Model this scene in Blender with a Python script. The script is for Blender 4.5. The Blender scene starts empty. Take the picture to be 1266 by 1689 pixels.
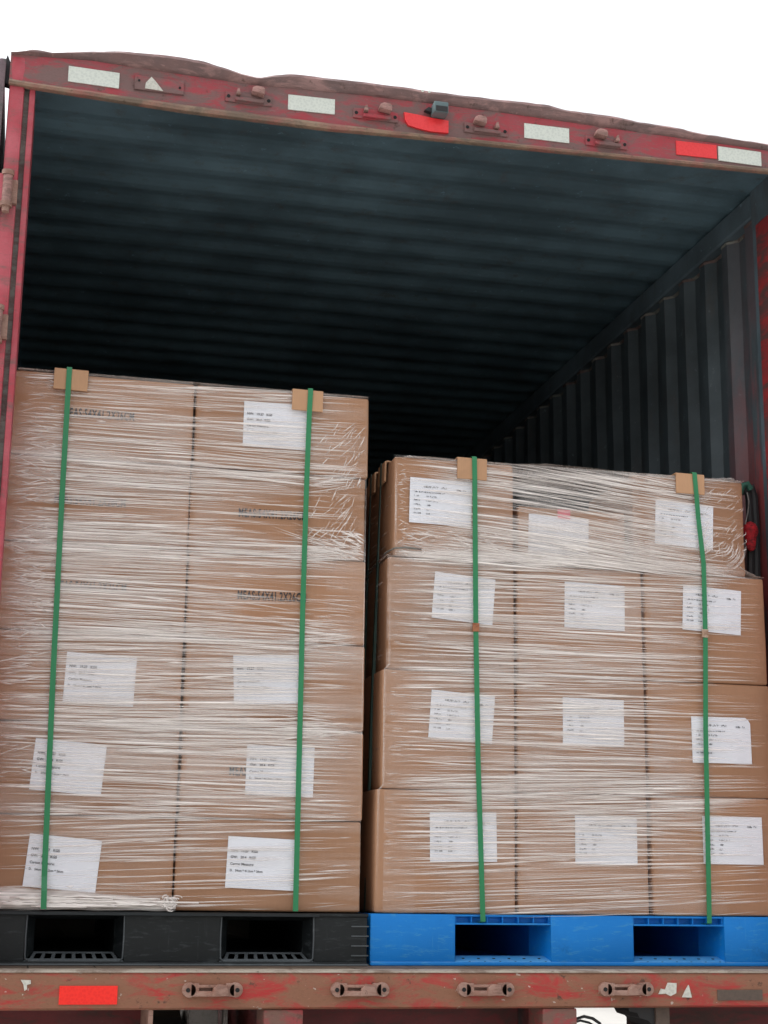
import bpy, bmesh, math, random
import numpy as np
from mathutils import Matrix, Vector, noise as mnoise

random.seed(7); rng = np.random.default_rng(11)
SC = bpy.context.scene
COL = SC.collection
S = 0.01            # everything below is laid out in centimetres
Z0 = 1.40           # height of the pallets' tops above the ground, metres
def W(x, y, z): return (x*S, y*S, z*S+Z0)

# ------------------------------------------------------------------ camera
cam = bpy.data.cameras.new('camera'); camo = bpy.data.objects.new('camera', cam); COL.objects.link(camo)
cam.sensor_fit = 'VERTICAL'; cam.sensor_height = 36.0; cam.sensor_width = 27.0
cam.lens = 36.0*2562.82/1689.0; cam.clip_start = 0.05; cam.clip_end = 2000
R = ((0.97338157, 0.21960007, -0.06560582), (-0.22877266, 0.94822818, -0.22028704), (0.01383424, 0.22943217, 0.97322633))
cx, cy, cz = W(-45.758, -454.174, 9.744)
camo.matrix_world = Matrix(((R[0][0], R[0][2], -R[0][1], cx), (R[1][0], R[1][2], -R[1][1], cy), (R[2][0], R[2][2], -R[2][1], cz), (0, 0, 0, 1)))
SC.camera = camo
# ------------------------------------------------------------------ world, sun, exposure
SUN_EL, SUN_ROT = math.radians(58), math.radians(290)
wd = bpy.data.worlds.new('World'); SC.world = wd; wd.use_nodes = True
wt = wd.node_tree; bg = wt.nodes['Background']
sky = wt.nodes.new('ShaderNodeTexSky'); sky.sky_type = 'NISHITA'; sky.sun_disc = False
sky.sun_elevation = SUN_EL; sky.sun_rotation = SUN_ROT; sky.air_density = 1.6; sky.dust_density = 6.0; sky.ozone_density = 1.0
hs = wt.nodes.new('ShaderNodeHueSaturation'); hs.inputs['Saturation'].default_value = 0.14
wt.links.new(sky.outputs[0], hs.inputs['Color']); wt.links.new(hs.outputs[0], bg.inputs['Color'])
bg.inputs['Strength'].default_value = 0.15
sl = bpy.data.lights.new('sun', 'SUN'); sl.energy = 0.5; sl.angle = math.radians(35); sl.color = (1, 0.97, 0.93)
so = bpy.data.objects.new('sun', sl); COL.objects.link(so)
sd = Vector((math.sin(SUN_ROT)*math.cos(SUN_EL), math.cos(SUN_ROT)*math.cos(SUN_EL), math.sin(SUN_EL)))
so.rotation_euler = sd.to_track_quat('Z', 'Y').to_euler(); so.location = (0, -3, 8)
vs = SC.view_settings
SC.display_settings.display_device = 'sRGB'
vs.view_transform = 'Standard'; vs.look = 'None'; vs.exposure = 1.02; vs.gamma = 1.0
SC.cycles.transparent_max_bounces = 24; SC.cycles.max_bounces = 10

# ------------------------------------------------------------------ materials
class NT:
    def __init__(s, name):
        s.m = bpy.data.materials.new(name); s.m.use_nodes = True; s.t = s.m.node_tree; s.n = s.t.nodes
        s.b = s.n['Principled BSDF']
    def new(s, t, **k):
        n = s.n.new(t)
        for a, v in k.items(): setattr(n, a, v)
        return n
    def link(s, a, b): s.t.links.new(a, b)
    def pos(s, scale=(1, 1, 1), loc=(0, 0, 0), obj=False):
        if obj: src = s.new('ShaderNodeTexCoord').outputs['Object']
        else: src = s.new('ShaderNodeNewGeometry').outputs['Position']
        mp = s.new('ShaderNodeMapping'); s.link(src, mp.inputs['Vector'])
        mp.inputs['Scale'].default_value = scale; mp.inputs['Location'].default_value = loc
        return mp.outputs[0]
    def noise(s, vec, scale, detail=6, rough=0.6, dist=0.0):
        n = s.new('ShaderNodeTexNoise'); s.link(vec, n.inputs['Vector'])
        n.inputs['Scale'].default_value = scale; n.inputs['Detail'].default_value = detail
        n.inputs['Roughness'].default_value = rough; n.inputs['Distortion'].default_value = dist
        return n.outputs['Fac']
    def ramp(s, fac, lo, hi, a=0.0, b=1.0):
        n = s.new('ShaderNodeMapRange'); n.interpolation_type = 'SMOOTHSTEP'; s.link(fac, n.inputs['Value'])
        for k, v in zip(('From Min', 'From Max', 'To Min', 'To Max'), (lo, hi, a, b)): n.inputs[k].default_value = v
        return n.outputs[0]
    def math(s, op, a, b):
        n = s.new('ShaderNodeMath', operation=op)
        for i, x in enumerate((a, b)):
            if isinstance(x, (int, float)): n.inputs[i].default_value = x
            else: s.link(x, n.inputs[i])
        return n.outputs[0]
    def mix(s, fac, a, b):
        n = s.new('ShaderNodeMix', data_type='RGBA')
        if isinstance(fac, (int, float)): n.inputs[0].default_value = fac
        else: s.link(fac, n.inputs[0])
        for i, x in ((6, a), (7, b)):
            if isinstance(x, tuple): n.inputs[i].default_value = (*x, 1)
            else: s.link(x, n.inputs[i])
        return n.outputs[2]
    def bump(s, h, strength, dist=0.003):
        n = s.new('ShaderNodeBump'); n.inputs['Strength'].default_value = strength; n.inputs['Distance'].default_value = dist
        s.link(h, n.inputs['Height']); s.link(n.outputs[0], s.b.inputs['Normal'])
    def out(s, col=None, rough=0.6, metal=0.0, spec=0.5):
        if col is not None:
            if isinstance(col, tuple): s.b.inputs['Base Color'].default_value = (*col, 1)
            else: s.link(col, s.b.inputs['Base Color'])
        if isinstance(rough, (int, float)): s.b.inputs['Roughness'].default_value = rough
        else: s.link(rough, s.b.inputs['Roughness'])
        s.b.inputs['Metallic'].default_value = metal; s.b.inputs['Specular IOR Level'].default_value = spec
        return s.m

def worn_paint(name, red, red2, dirt, dirt_amt, rust_amt=0.5, chips=0.0, scale=1.0, rough=0.6):
    t = NT(name)
    p = t.pos(); ps = t.pos(scale=(1, 1, 3.0))
    base = t.mix(t.ramp(t.noise(p, 9*scale, 4), .35, .65), red, red2)
    n1 = t.noise(ps, 7*scale, 8, .68, .6)
    base = t.mix(t.ramp(n1, .62-.5*dirt_amt, .80-.5*dirt_amt), base, dirt)
    n2 = t.noise(t.pos(scale=(1, 1, 1), loc=(3, 7, 1)), 26*scale, 8, .7)
    base = t.mix(t.ramp(n2, .60, .68, 0, rust_amt), base, (0.060, 0.036, 0.026))
    n5 = t.noise(t.pos(scale=(1.4, 1, 4), loc=(3, 1, 4)), 60*scale, 6, .75)
    base = t.mix(t.ramp(n5, .50, .66, 0, min(.8, dirt_amt*1.2)), base, tuple(c*.72 for c in dirt))
    n4 = t.noise(t.pos(scale=(2.2, 2.2, 9), loc=(8, 2, 5)), 22*scale, 5, .7, .8)
    base = t.mix(t.ramp(n4, .60, .70, 0, .45), base, tuple(min(1, c*1.5+.03) for c in dirt))
    if chips:
        n3 = t.noise(t.pos(scale=(1, 1, 1.6), loc=(1, 2, 9)), 38*scale, 3, .5)
        base = t.mix(t.ramp(n3, .70, .73, 0, chips), base, (.55, .52, .47))
    t.bump(n2, .35, .002)
    return t.out(base, t.ramp(n1, .3, .8, rough-.12, rough+.2), 0, .35)

M = {}
M['post'] = worn_paint('faded red paint', (.40, .055, .075), (.46, .10, .125), (.20, .105, .10), .24, .6)
M['header'] = worn_paint('dirty red header paint', (.38, .045, .06), (.33, .065, .08), (.19, .115, .11), .46, .6)
M['roofedge'] = worn_paint('brown grimed roof edge', (.19, .115, .11), (.15, .10, .098), (.33, .20, .19), .34, .7)
M['lip'] = worn_paint('dirty header lip', (.29, .20, .14), (.30, .12, .10), (.17, .125, .095), .42, .6)
M['sill'] = worn_paint('rusty red sill paint', (.42, .028, .028), (.34, .045, .038), (.25, .115, .07), .52, .9, .6, 1.0, .7)
M['silltop'] = worn_paint('worn sill edge steel', (.42, .38, .32), (.36, .31, .26), (.20, .15, .12), .36, .6)
M['chassis'] = worn_paint('dark red chassis paint', (.13, .016, .018), (.10, .016, .018), (.06, .03, .027), .30, .5)
M['chassispost'] = worn_paint('red chassis post paint', (.34, .04, .05), (.30, .05, .055), (.19, .10, .08), .45, .5)
M['rust'] = worn_paint('rusty cast steel', (.26, .13, .095), (.20, .11, .085), (.33, .20, .16), .45, .7, .2, 2)
M['pinkrust'] = worn_paint('pale red cast steel', (.42, .22, .20), (.34, .20, .18), (.22, .13, .11), .4, .5, .1, 2)
M['groove'] = worn_paint('grey green door seal track', (.15, .16, .145), (.20, .20, .18), (.11, .07, .065), .4, .6)
M['doorskin'] = worn_paint('purple grey door edge', (.16, .11, .125), (.20, .14, .15), (.10, .09, .09), .4, .4)

def interior(name, base, red_amt):
    t = NT(name); p = t.pos()
    c = t.mix(t.ramp(t.noise(p, 2.2, 6, .65), .3, .7), base, tuple(x*.48 for x in base))
    n2 = t.noise(t.pos(scale=(1, 1, .25)), 14, 8, .7)
    c = t.mix(t.ramp(n2, .52, .72, 0, .6), c, (.07, .062, .058))
    n3 = t.noise(t.pos(loc=(4, 1, 2)), 30, 6, .7)
    c = t.mix(t.ramp(n3, .62, .70, 0, .5), c, tuple(min(1, x*1.9+.03) for x in base))
    if red_amt:       # the old red coat shows through near the door end
        g = t.new('ShaderNodeSeparateXYZ'); t.link(t.new('ShaderNodeNewGeometry').outputs['Position'], g.inputs[0])
        near = t.ramp(g.outputs['Y'], .10, .45, .8, 0)
        near = t.math('MULTIPLY', near, t.ramp(g.outputs['Z'], 2.9, 3.5, 1, .15))
        nr = t.noise(t.pos(scale=(1, 3, .7), loc=(2, .3, 0)), 3.2, 6, .6)
        c = t.mix(t.math('MULTIPLY', t.math('MULTIPLY', near, t.ramp(nr, .40, .58)), red_amt), c, (.36, .06, .06))
    t.bump(n3, .25, .003)
    return t.out(c, .55, 0, .4)
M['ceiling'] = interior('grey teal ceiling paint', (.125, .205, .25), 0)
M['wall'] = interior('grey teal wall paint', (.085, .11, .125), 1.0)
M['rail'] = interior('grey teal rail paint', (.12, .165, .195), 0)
M['jamb'] = worn_paint('red inner jamb', (.40, .036, .038), (.32, .034, .038), (.12, .06, .058), .36, .5)

def cardboard(name, a, b):
    t = NT(name); oi = t.new('ShaderNodeObjectInfo')
    p = t.pos()
    c = t.mix(t.ramp(t.noise(p, 3.0, 4), .3, .7), a, b)
    fib = t.noise(t.pos(scale=(1, 1, .12)), 260, 3, .6)
    c = t.mix(t.ramp(fib, .3, .7, 0, .25), c, tuple(x*.74 for x in a))
    blot = t.noise(t.pos(scale=(1, 1, 1.3), loc=(5, 2, 1)), 9, 5, .7)
    c = t.mix(t.ramp(blot, .58, .74, 0, .35), c, tuple(x*.72 for x in b))
    v = t.new('ShaderNodeHueSaturation'); t.link(c, v.inputs['Color'])
    t.link(t.ramp(oi.outputs['Random'], 0, 1, .90, 1.07), v.inputs['Value'])
    t.bump(t.noise(t.pos(scale=(.25, 1, 1)), 45, 3), .12, .002)
    return t.out(v.outputs[0], .62, 0, .35)
M['card'] = cardboard('brown corrugated board', (.395, .216, .127), (.345, .184, .105))
M['cardlight'] = cardboard('tan solid board', (.52, .305, .175), (.48, .27, .15))
t = NT('label paper'); pp = t.noise(t.pos(), 30, 4)
M['paper'] = t.out(t.mix(pp, (.72, .735, .80), (.77, .78, .83)), .45, 0, .5)
M['ink'] = NT('black print ink').out((.045, .042, .048), .6, 0, .3)
M['greyink'] = NT('thin grey print').out((.07, .07, .08), .6, 0, .3)
M['pink'] = NT('pink sticker').out((.70, .18, .22), .5)
t = NT('green plastic strap'); gn = t.noise(t.pos(scale=(1, 1, .15)), 90, 3)
M['strap'] = t.out(t.mix(gn, (.012, .175, .065), (.025, .235, .095)), .28, 0, .5); t.bump(t.noise(t.pos(scale=(2, 2, 1)), 320, 2), .25, .001)
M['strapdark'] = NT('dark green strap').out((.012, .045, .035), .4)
M['buckle'] = worn_paint('copper brown seal', (.30, .10, .045), (.42, .17, .08), (.16, .07, .04), .3, .3, .2, 3, .35)
M['buckleclear'] = worn_paint('silver brown seal', (.52, .42, .33), (.40, .25, .17), (.25, .14, .09), .3, .3, .5, 4, .35)

def plastic(name, a, b, scuff, rough):
    t = NT(name)
    c = t.mix(t.ramp(t.noise(t.pos(), 5, 5), .3, .7), a, b)
    sc_ = t.noise(t.pos(scale=(.5, 1, 2.5), loc=(2, 1, 3)), 34, 8, .75, .4)
    c = t.mix(t.ramp(sc_, .52, .68, 0, .7), c, scuff)
    l_ = t.noise(t.pos(scale=(9, 9, .8), loc=(1, 5, 2)), 9, 6, .7); c = t.mix(t.ramp(l_, .60, .74, 0, .45), c, scuff)
    d = t.noise(t.pos(loc=(7, 7, 7)), 8, 6, .7)
    c = t.mix(t.ramp(d, .56, .74, 0, .5), c, tuple(x*.45 for x in a))
    t.bump(sc_, .18, .002)
    return t.out(c, t.ramp(sc_, .3, .75, rough, rough+.25), 0, .32)
M['blackpl'] = plastic('black pallet plastic', (.006, .0085, .0095), (.009, .0115, .013), (.05, .058, .062), .36)
M['blackpale'] = plastic('scuffed highlit black pallet ledge', (.07, .082, .088), (.09, .10, .108), (.15, .165, .17), .4)  # scuffs plus plastic highlights on ledges, ribs and rims, put into the colour
M['bluepl'] = plastic('blue pallet plastic', (.003, .19, .60), (.004, .215, .66), (.06, .30, .60), .42)
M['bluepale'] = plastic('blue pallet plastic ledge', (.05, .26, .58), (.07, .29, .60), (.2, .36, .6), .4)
M['rubber'] = NT('black rubber').out((.018, .018, .02), .6)
M['dark'] = NT('dark bolt hole').out((.008, .008, .009), .8)
def reflector(name, a, b):
    t = NT(name); v = t.new('ShaderNodeTexVoronoi'); t.link(t.pos(), v.inputs['Vector']); v.inputs['Scale'].default_value = 130
    n = t.noise(t.pos(scale=(1, 1, 2)), 40, 5, .7)
    c = t.mix(t.ramp(v.outputs['Distance'], .2, .7), a, b)
    c = t.mix(t.ramp(n, .62, .75, 0, .4), c, tuple(x*.6 for x in a))
    return t.out(c, .3, 0, .5)
M['reflwhite'] = reflector('white reflective tape', (.58, .62, .57), (.66, .70, .64))
M['reflred'] = reflector('red reflective tape', (.76, .03, .035), (.80, .04, .045))
M['reflredfresh'] = reflector('bright red reflective tape', (.86, .012, .006), (.92, .02, .01))
M['sticker'] = reflector('torn white sticker', (.50, .49, .44), (.60, .59, .53))
M['redcloth'] = worn_paint('red cloth', (.52, .018, .028), (.36, .014, .022), (.16, .015, .02), .4, .3, 0, 4, .8)
M['loopgreen'] = NT('dull green webbing').out((.022, .10, .07), .7)
M['camgrey'] = NT('grey green housing').out((.10, .15, .16), .45)
M['tank'] = worn_paint('grey painted tank', (.22, .22, .21), (.27, .26, .25), (.13, .12, .11), .3, .4)
t = NT('pale concrete yard'); gn = t.noise(t.pos(), .6, 8, .65)
M['ground'] = t.out(t.mix(t.ramp(gn, .3, .7), (.30, .29, .275), (.38, .37, .35)), .85); t.bump(t.noise(t.pos(), 60, 5), .3, .004)
t = NT('plank floor'); M['plank'] = t.out(t.mix(t.noise(t.pos(scale=(6, .5, 1)), 4, 6), (.16, .11, .075), (.09, .065, .05)), .7)

def film_mat(name):
    m = bpy.data.materials.new(name); m.use_nodes = True; nt = m.node_tree; n = nt.nodes
    b = n['Principled BSDF']; b.inputs['Base Color'].default_value = (.96, .90, .865, 1); b.inputs['Roughness'].default_value = .2
    b.inputs['Specular IOR Level'].default_value = .6
    a = n.new('ShaderNodeAttribute'); a.attribute_name = 'fold'
    tr = n.new('ShaderNodeBsdfTransparent'); mx = n.new('ShaderNodeMixShader')
    tc = n.new('ShaderNodeNewGeometry'); mp = n.new('ShaderNodeMapping'); mp.inputs['Scale'].default_value = (1.1, 1.1, 55)
    nz = n.new('ShaderNodeTexNoise'); nz.inputs['Scale'].default_value = 3.0; nz.inputs['Detail'].default_value = 4
    nt.links.new(tc.outputs['Position'], mp.inputs[0]); nt.links.new(mp.outputs[0], nz.inputs['Vector'])
    rg = n.new('ShaderNodeMapRange'); rg.inputs['From Min'].default_value = .32; rg.inputs['From Max'].default_value = .68
    rg.inputs['To Min'].default_value = .60; rg.inputs['To Max'].default_value = 1.30; nt.links.new(nz.outputs['Fac'], rg.inputs['Value'])
    mu = n.new('ShaderNodeMath'); mu.operation = 'MULTIPLY'; mu.use_clamp = True
    nt.links.new(a.outputs['Fac'], mu.inputs[0]); nt.links.new(rg.outputs[0], mu.inputs[1])
    bp = n.new('ShaderNodeBump'); bp.inputs['Strength'].default_value = .9; bp.inputs['Distance'].default_value = .004
    nt.links.new(nz.outputs['Fac'], bp.inputs['Height']); nt.links.new(bp.outputs[0], b.inputs['Normal'])
    nt.links.new(mu.outputs[0], mx.inputs[0]); nt.links.new(tr.outputs[0], mx.inputs[1]); nt.links.new(b.outputs[0], mx.inputs[2])
    nt.links.new(mx.outputs[0], n['Material Output'].inputs['Surface'])
    return m
M['film'] = film_mat('clear stretch film')

# ------------------------------------------------------------------ mesh helpers
class MB:
    def __init__(s): s.v = []; s.f = []; s.a = []
    def add(s, vs_, fs, att=None):
        o = len(s.v); s.v += [tuple(p) for p in vs_]; s.f += [tuple(i+o for i in f) for f in fs]
        s.a += (att if att is not None else [1.0]*len(vs_))
        return s
    def box(s, x0, x1, y0, y1, z0, z1):
        v = [(x, y, z) for x in (x0, x1) for y in (y0, y1) for z in (z0, z1)]
        return s.add(v, [(0, 1, 3, 2), (4, 6, 7, 5), (0, 4, 5, 1), (2, 3, 7, 6), (0, 2, 6, 4), (1, 5, 7, 3)])
    def prism(s, poly, y0, y1):             # outline in x,z extruded along y
        n = len(poly); v = [(x, y0, z) for x, z in poly]+[(x, y1, z) for x, z in poly]
        return s.add(v, [tuple(range(n)), tuple(range(2*n-1, n-1, -1))]+[(i, (i+n), (i+1) % n+n, (i+1) % n) for i in range(n)])
    def cyl(s, p0, p1, r, n=14, r2=None):
        p0, p1 = Vector(p0), Vector(p1); d = (p1-p0).normalized(); r2 = r if r2 is None else r2
        a = d.orthogonal().normalized(); b = d.cross(a)
        v = []
        for p, q in ((p0, r), (p1, r2)):
            v += [p+(a*math.cos(2*math.pi*i/n)+b*math.sin(2*math.pi*i/n))*q for i in range(n)]
        return s.add(v, [tuple(range(n-1, -1, -1)), tuple(range(n, 2*n))]+[(i, (i+1) % n, (i+1) % n+n, i+n) for i in range(n)])
    def tube(s, pts, r, n=8):
        pts = [Vector(p) for p in pts]; v = []; f = []
        for i, p in enumerate(pts):
            d = (pts[min(i+1, len(pts)-1)]-pts[max(i-1, 0)]).normalized()
            a = d.cross(Vector((0.13, 1, 0.21))).normalized(); b = d.cross(a)
            v += [p+(a*math.cos(2*math.pi*k/n)+b*math.sin(2*math.pi*k/n))*r for k in range(n)]
        for i in range(len(pts)-1):
            f += [(i*n+k, i*n+(k+1) % n, (i+1)*n+(k+1) % n, (i+1)*n+k) for k in range(n)]
        f += [tuple(range(n-1, -1, -1)), tuple((len(pts)-1)*n+k for k in range(n))]
        return s.add(v, f)
    def strip(s, sections, closed=False):    # list of equal-length cross sections
        n = len(sections[0]); v = [p for sec in sections for p in sec]; f = []
        for i in range(len(sections)-1):
            for k in range(n if closed else n-1):
                f.append((i*n+k, (i+1)*n+k, (i+1)*n+(k+1) % n, i*n+(k+1) % n))
        if closed:
            f += [tuple(range(n)), tuple(range(len(sections)*n-1, (len(sections)-1)*n-1, -1))]
        return s.add(v, f)

def mesh_of(name, mb, mat, origin=(0, 0, 0), bevel=0, seg=2, smooth=False, fold=False, sub=None):
    me = bpy.data.meshes.new(name)
    me.from_pydata([((x-origin[0])*S, (y-origin[1])*S, (z-origin[2])*S) for x, y, z in mb.v], [], mb.f)
    me.materials.append(mat)
    if fold:
        at = me.attributes.new('fold', 'FLOAT', 'POINT'); at.data.foreach_set('value', np.array(mb.a, dtype=np.float32))
        me.polygons.foreach_set('use_smooth', [True]*len(me.polygons)); me.update(); return me
    bm = bmesh.new(); bm.from_mesh(me)
    bmesh.ops.recalc_face_normals(bm, faces=bm.faces[:])
    if bevel:
        es = [e for e in bm.edges if len(e.link_faces) == 2 and e.calc_face_angle(0) > .5]
        bmesh.ops.bevel(bm, geom=es, offset=bevel*S, segments=seg, affect='EDGES', profile=.6, clamp_overlap=True)
    if smooth:
        for f in bm.faces: f.smooth = True
    bm.to_mesh(me); bm.free()
    if smooth:
        for e in me.edges: pass
        try: me.set_sharp_from_angle(angle=math.radians(35))
        except Exception: pass
    return me

def obj(name, mb, mat, parent=None, origin=(0, 0, 0), **k):
    """ONE mesh object. A part's mesh keeps its thing's origin, so parts sit at zero under it."""
    me = mb if isinstance(mb, bpy.types.Mesh) else mesh_of(name, mb, mat, origin, **k)
    o = bpy.data.objects.new(name, me); COL.objects.link(o)
    if parent is not None: o.parent = parent
    else: o.location = W(*origin)
    return o
def tag(o, label, cat, group=None):
    o['label'] = label; o['category'] = cat
    if group: o['group'] = group
    return o
def thing(name, label, cat, origin, group=None):
    o = bpy.data.objects.new(name, None); COL.objects.link(o); o.location = W(*origin); o.empty_display_size = .1
    return tag(o, label, cat, group)
def copy_tree(o, parent=None):
    c = o.copy(); COL.objects.link(c)
    if parent is not None: c.parent = parent
    for ch in [x for x in bpy.data.objects if x.parent == o]: copy_tree(ch, c)
    return c
def interp(tab, x): return float(np.interp(x, [a for a, _ in tab], [b for _, b in tab]))
def nz(x, y=0.0, z=0.0): return mnoise.noise(Vector((x, y, z)))

# ------------------------------------------------------------------ ground
g = MB(); E = 60000
g.add([(-E, -E, -140), (E, -E, -140), (E, E, -140), (-E, E, -140)], [(0, 1, 2, 3)])
go = obj('ground', g, M['ground']); go['kind'] = 'structure'

# ------------------------------------------------------------------ truck
YF = -20.0; FL = -14.8; XL, XR = -57.0, 192.3; YE = 940.0
OT = (67, -20, -140)
truck = thing('cargo_truck', 'red cargo truck body with open rear end, dented roof edge and dark inside', 'truck', OT)
def tp(name, mb, mat, parent=truck, label=None, **k):
    o = obj(name, mb, mat, parent, OT, **k)
    if label: o['label'] = label
    return o
def ridge_profile(y0, y1, pitch, flat, slope, amp, start):
    pts = [(y0, 0.0)]; y = start
    while y < y1:
        for dy, a in ((0, 0), (flat, 0), (flat+slope, amp), (pitch-slope, amp)):
            if y0 < y+dy < y1: pts.append((y+dy, a))
        y += pitch
    pts.append((y1, 0.0)); return pts
# roof: ribs run across the truck
prof = ridge_profile(-18.2, YE, 17.2, 3.6, 5.0, .75, 6.0)
m = MB(); secs = []
for i in range(14):
    x = XL-2+(XR-XL+6)*i/13
    secs.append([(x, y, 246.0+a+.5*nz(x*.02, y*.012)) for y, a in prof])
m.strip(secs); m.add([(XL-2, -12, 250.2), (XR+4, -12, 250.2), (XR+4, YE, 250.2), (XL-2, YE, 250.2)], [(0, 1, 2, 3)])
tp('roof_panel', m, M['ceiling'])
# side walls
def side_wall(x0, sgn):
    prof = ridge_profile(9.2, YE, 19.0, 4.6, 3.2, 3.3, 11.5)
    zs = [FL, 20, 60, 100, 140, 180, 215, 236.5]
    m = MB(); m.strip([[(x0+sgn*(.4+a)+.25*nz(y*.03, z*.03, 5), y, z) for y, a in prof] for z in zs])
    m.add([(x0+sgn*3.9, 4, -18), (x0+sgn*3.9, YE, -18), (x0+sgn*3.9, YE, 249), (x0+sgn*3.9, 4, 249)], [(0, 1, 2, 3)])
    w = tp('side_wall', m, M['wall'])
    r = MB(); ys = [9.2+(YE-9.2)*i/60 for i in range(61)]
    r.strip([[(x0+sgn*3.6, y, 236.0), (x0-sgn*.1, y, 236.3+.35*nz(y*.08)), (x0-sgn*.5, y, 237.2), (x0-sgn*.3, y, 245.2), (x0+sgn*3.6, y, 245.8)] for y in ys], True)
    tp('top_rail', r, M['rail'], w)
    bd = MB(); secs = []  # pale dirty strip added under the rail; paints in its scalloped highlights
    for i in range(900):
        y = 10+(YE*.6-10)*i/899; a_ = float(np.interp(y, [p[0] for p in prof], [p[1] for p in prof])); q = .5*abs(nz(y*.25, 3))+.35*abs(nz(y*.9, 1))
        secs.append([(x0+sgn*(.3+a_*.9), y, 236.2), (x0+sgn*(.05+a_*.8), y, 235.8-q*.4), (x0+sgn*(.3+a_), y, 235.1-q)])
    bd.strip(secs); tp('highlight_strip', bd, M['groove'], w)
    return w
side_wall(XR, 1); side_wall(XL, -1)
m = MB(); m.box(XL, XR, YE, YE+4, FL, 250); tp('front_wall', m, M['wall'])
m = MB()
for i in range(14):
    x = XL+i*(XR-XL)/14; m.box(x+.15, x+(XR-XL)/14-.15, -14, YE, FL-3, FL)
tp('floor', m, M['plank'])
# rear header with sagging lip
FOLD = [(-62, 247.2), (-53.8, 247.4), (-37.8, 248.3), (-23.2, 247.9), (-4.8, 247.4), (13, 247.1), (46, 248.3), (78, 248.5), (106, 248.2), (184, 246.9), (202, 246.6)]
LIP = [(-62, 238.6), (-53.2, 238.3), (-9.9, 237.1), (35.1, 236.9), (54.4, 237.0), (106.3, 238.0), (183.7, 240.0), (202, 240.3)]
BOT = [(-62, 237.0), (-53.8, 236.7), (-9.8, 235.1), (35.1, 234.9), (54.4, 235.6), (106.3, 236.8), (183.6, 238.7), (202, 239)]
TOP = [(-62, 246.8), (-59.1, 247.6), (-54.8, 249.3), (-49.4, 248.9), (-43, 249.9), (-37.9, 250.7), (-30, 251.7), (-23.4, 252.0), (-14, 252.3), (-5, 252.0), (3, 250.6), (9, 249.6), (12.9, 249.2), (17, 250.6), (23.3, 251.8), (46.4, 252.3), (78, 252.1), (106.4, 252.6), (114, 251.6), (129.3, 251.6), (138, 250.8), (148.3, 250.7), (160, 249.6), (184.1, 248.9), (202, 248.6)]
xs = [-61.2+i*1.5 for i in range(int((200.5+61.2)/1.5)+1)]
m = MB(); secs = []
for x in xs:
    f, l = interp(FOLD, x), interp(LIP, x); q = .22*nz(x*.06, 3)+.1*nz(x*.3, 9)
    secs.append([(x, YF+q*.6, f), (x, YF+q*1.4, (f+l)/2), (x, YF, l+.3), (x, YF+2.2, l+.6), (x, YF+2.2, f-.4)])
m.strip(secs, True); header = tp('rear_header', m, M['header'], smooth=True)
m = MB(); secs = []
for x in xs:
    l, b = interp(LIP, x), interp(BOT, x); q = .2*nz(x*.12, 7); l -= .05
    secs.append([(x, YF+.2, l+.3), (x, YF-1.0+q, l), (x, YF-1.3+q, (l+b)/2+.1), (x, YF-1.0+q, b+.15), (x, YF-.5, b), (x, YF+1.2, b+.2), (x, YF+1.2, l+.3)])
m.strip(secs, True); tp('header_lip', m, M['lip'], header, smooth=True)
m = MB(); secs = []
for x in xs:
    f, tz = interp(FOLD, x)+.05, interp(TOP, x)
    bul = max(0.0, (tz-f-1.5))*.35
    if -50 < x < 16: bul += .7*math.sin(math.pi*(x+50)/66)
    e = .28*nz(x*.22, 1)+.16*nz(x*.7, 2)
    w = lambda k: .35*nz(x*.16, k*2.3)+.15*nz(x*.5, k)
    secs.append([(x, YF+.4, f-.2), (x, YF-.5-bul*.3+w(1)*.5, f+.35), (x, YF-1.0-bul*.6+w(2), f+(tz-f)*.38), (x, YF-1.3-bul+w(3), f+(tz-f)*.66+e*.3),
                 (x, YF-.9-bul+w(4), f+(tz-f)*.9+e*.6), (x, YF-.2-bul*.9, tz+e*.35), (x, YF+1.2-bul*.5, tz+e*.3+.1), (x, YF+6, tz+.05), (x, YF+14, 250.3), (x, YF+14, 249.6), (x, YF+3, f)])
m.strip(secs, True); tp('roof_edge', m, M['roofedge'], label='dented brown roof edge flange', smooth=True)
# reflective tapes on the header: x of the left end, z of the left end, slope, width
def tape(parent, x0, z0, x1, z1, h, mat, y=YF, label=None, name='reflector'):
    m = MB(); n = 8; secs = []
    for i in range(n+1):
        k = i/n; x = x0+(x1-x0)*k; z = z0+(z1-z0)*k; q = .05*nz(x*.5, z)
        secs.append([(x, y-.36+q, z), (x, y-.36+q, z-h), (x, y+.2, z-h), (x, y+.2, z)])
    m.strip(secs, True); return tp(name, m, mat, parent, label)
for a in ((-44.2, 245.5, -29.1, 245.2), (22.5, 245.2, 37.2, 245.5), (99, 245.6, 114.1, 245.6), (166.0, 246.1, 181.3, 245.9)):
    tape(header, *a, 5.05, M['reflwhite'], label='white reflective tape')
tape(header, 151.1, 246.2, 165.4, 246.4, 4.9, M['reflred'], label='red reflective tape')
m = MB(); top = [(59.2, 243.9), (63.5, 243.6), (68, 243.1), (73.7, 242.8)]; bot = [(73.7, 238.6), (68, 238.4), (63.8, 238.9), (60.6, 239.6), (59.6, 241.3)]
m.prism(top+bot, YF-.9, YF+.2); tp('reflector', m, M['reflred'], header, 'peeling red reflective tape under the camera')
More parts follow.
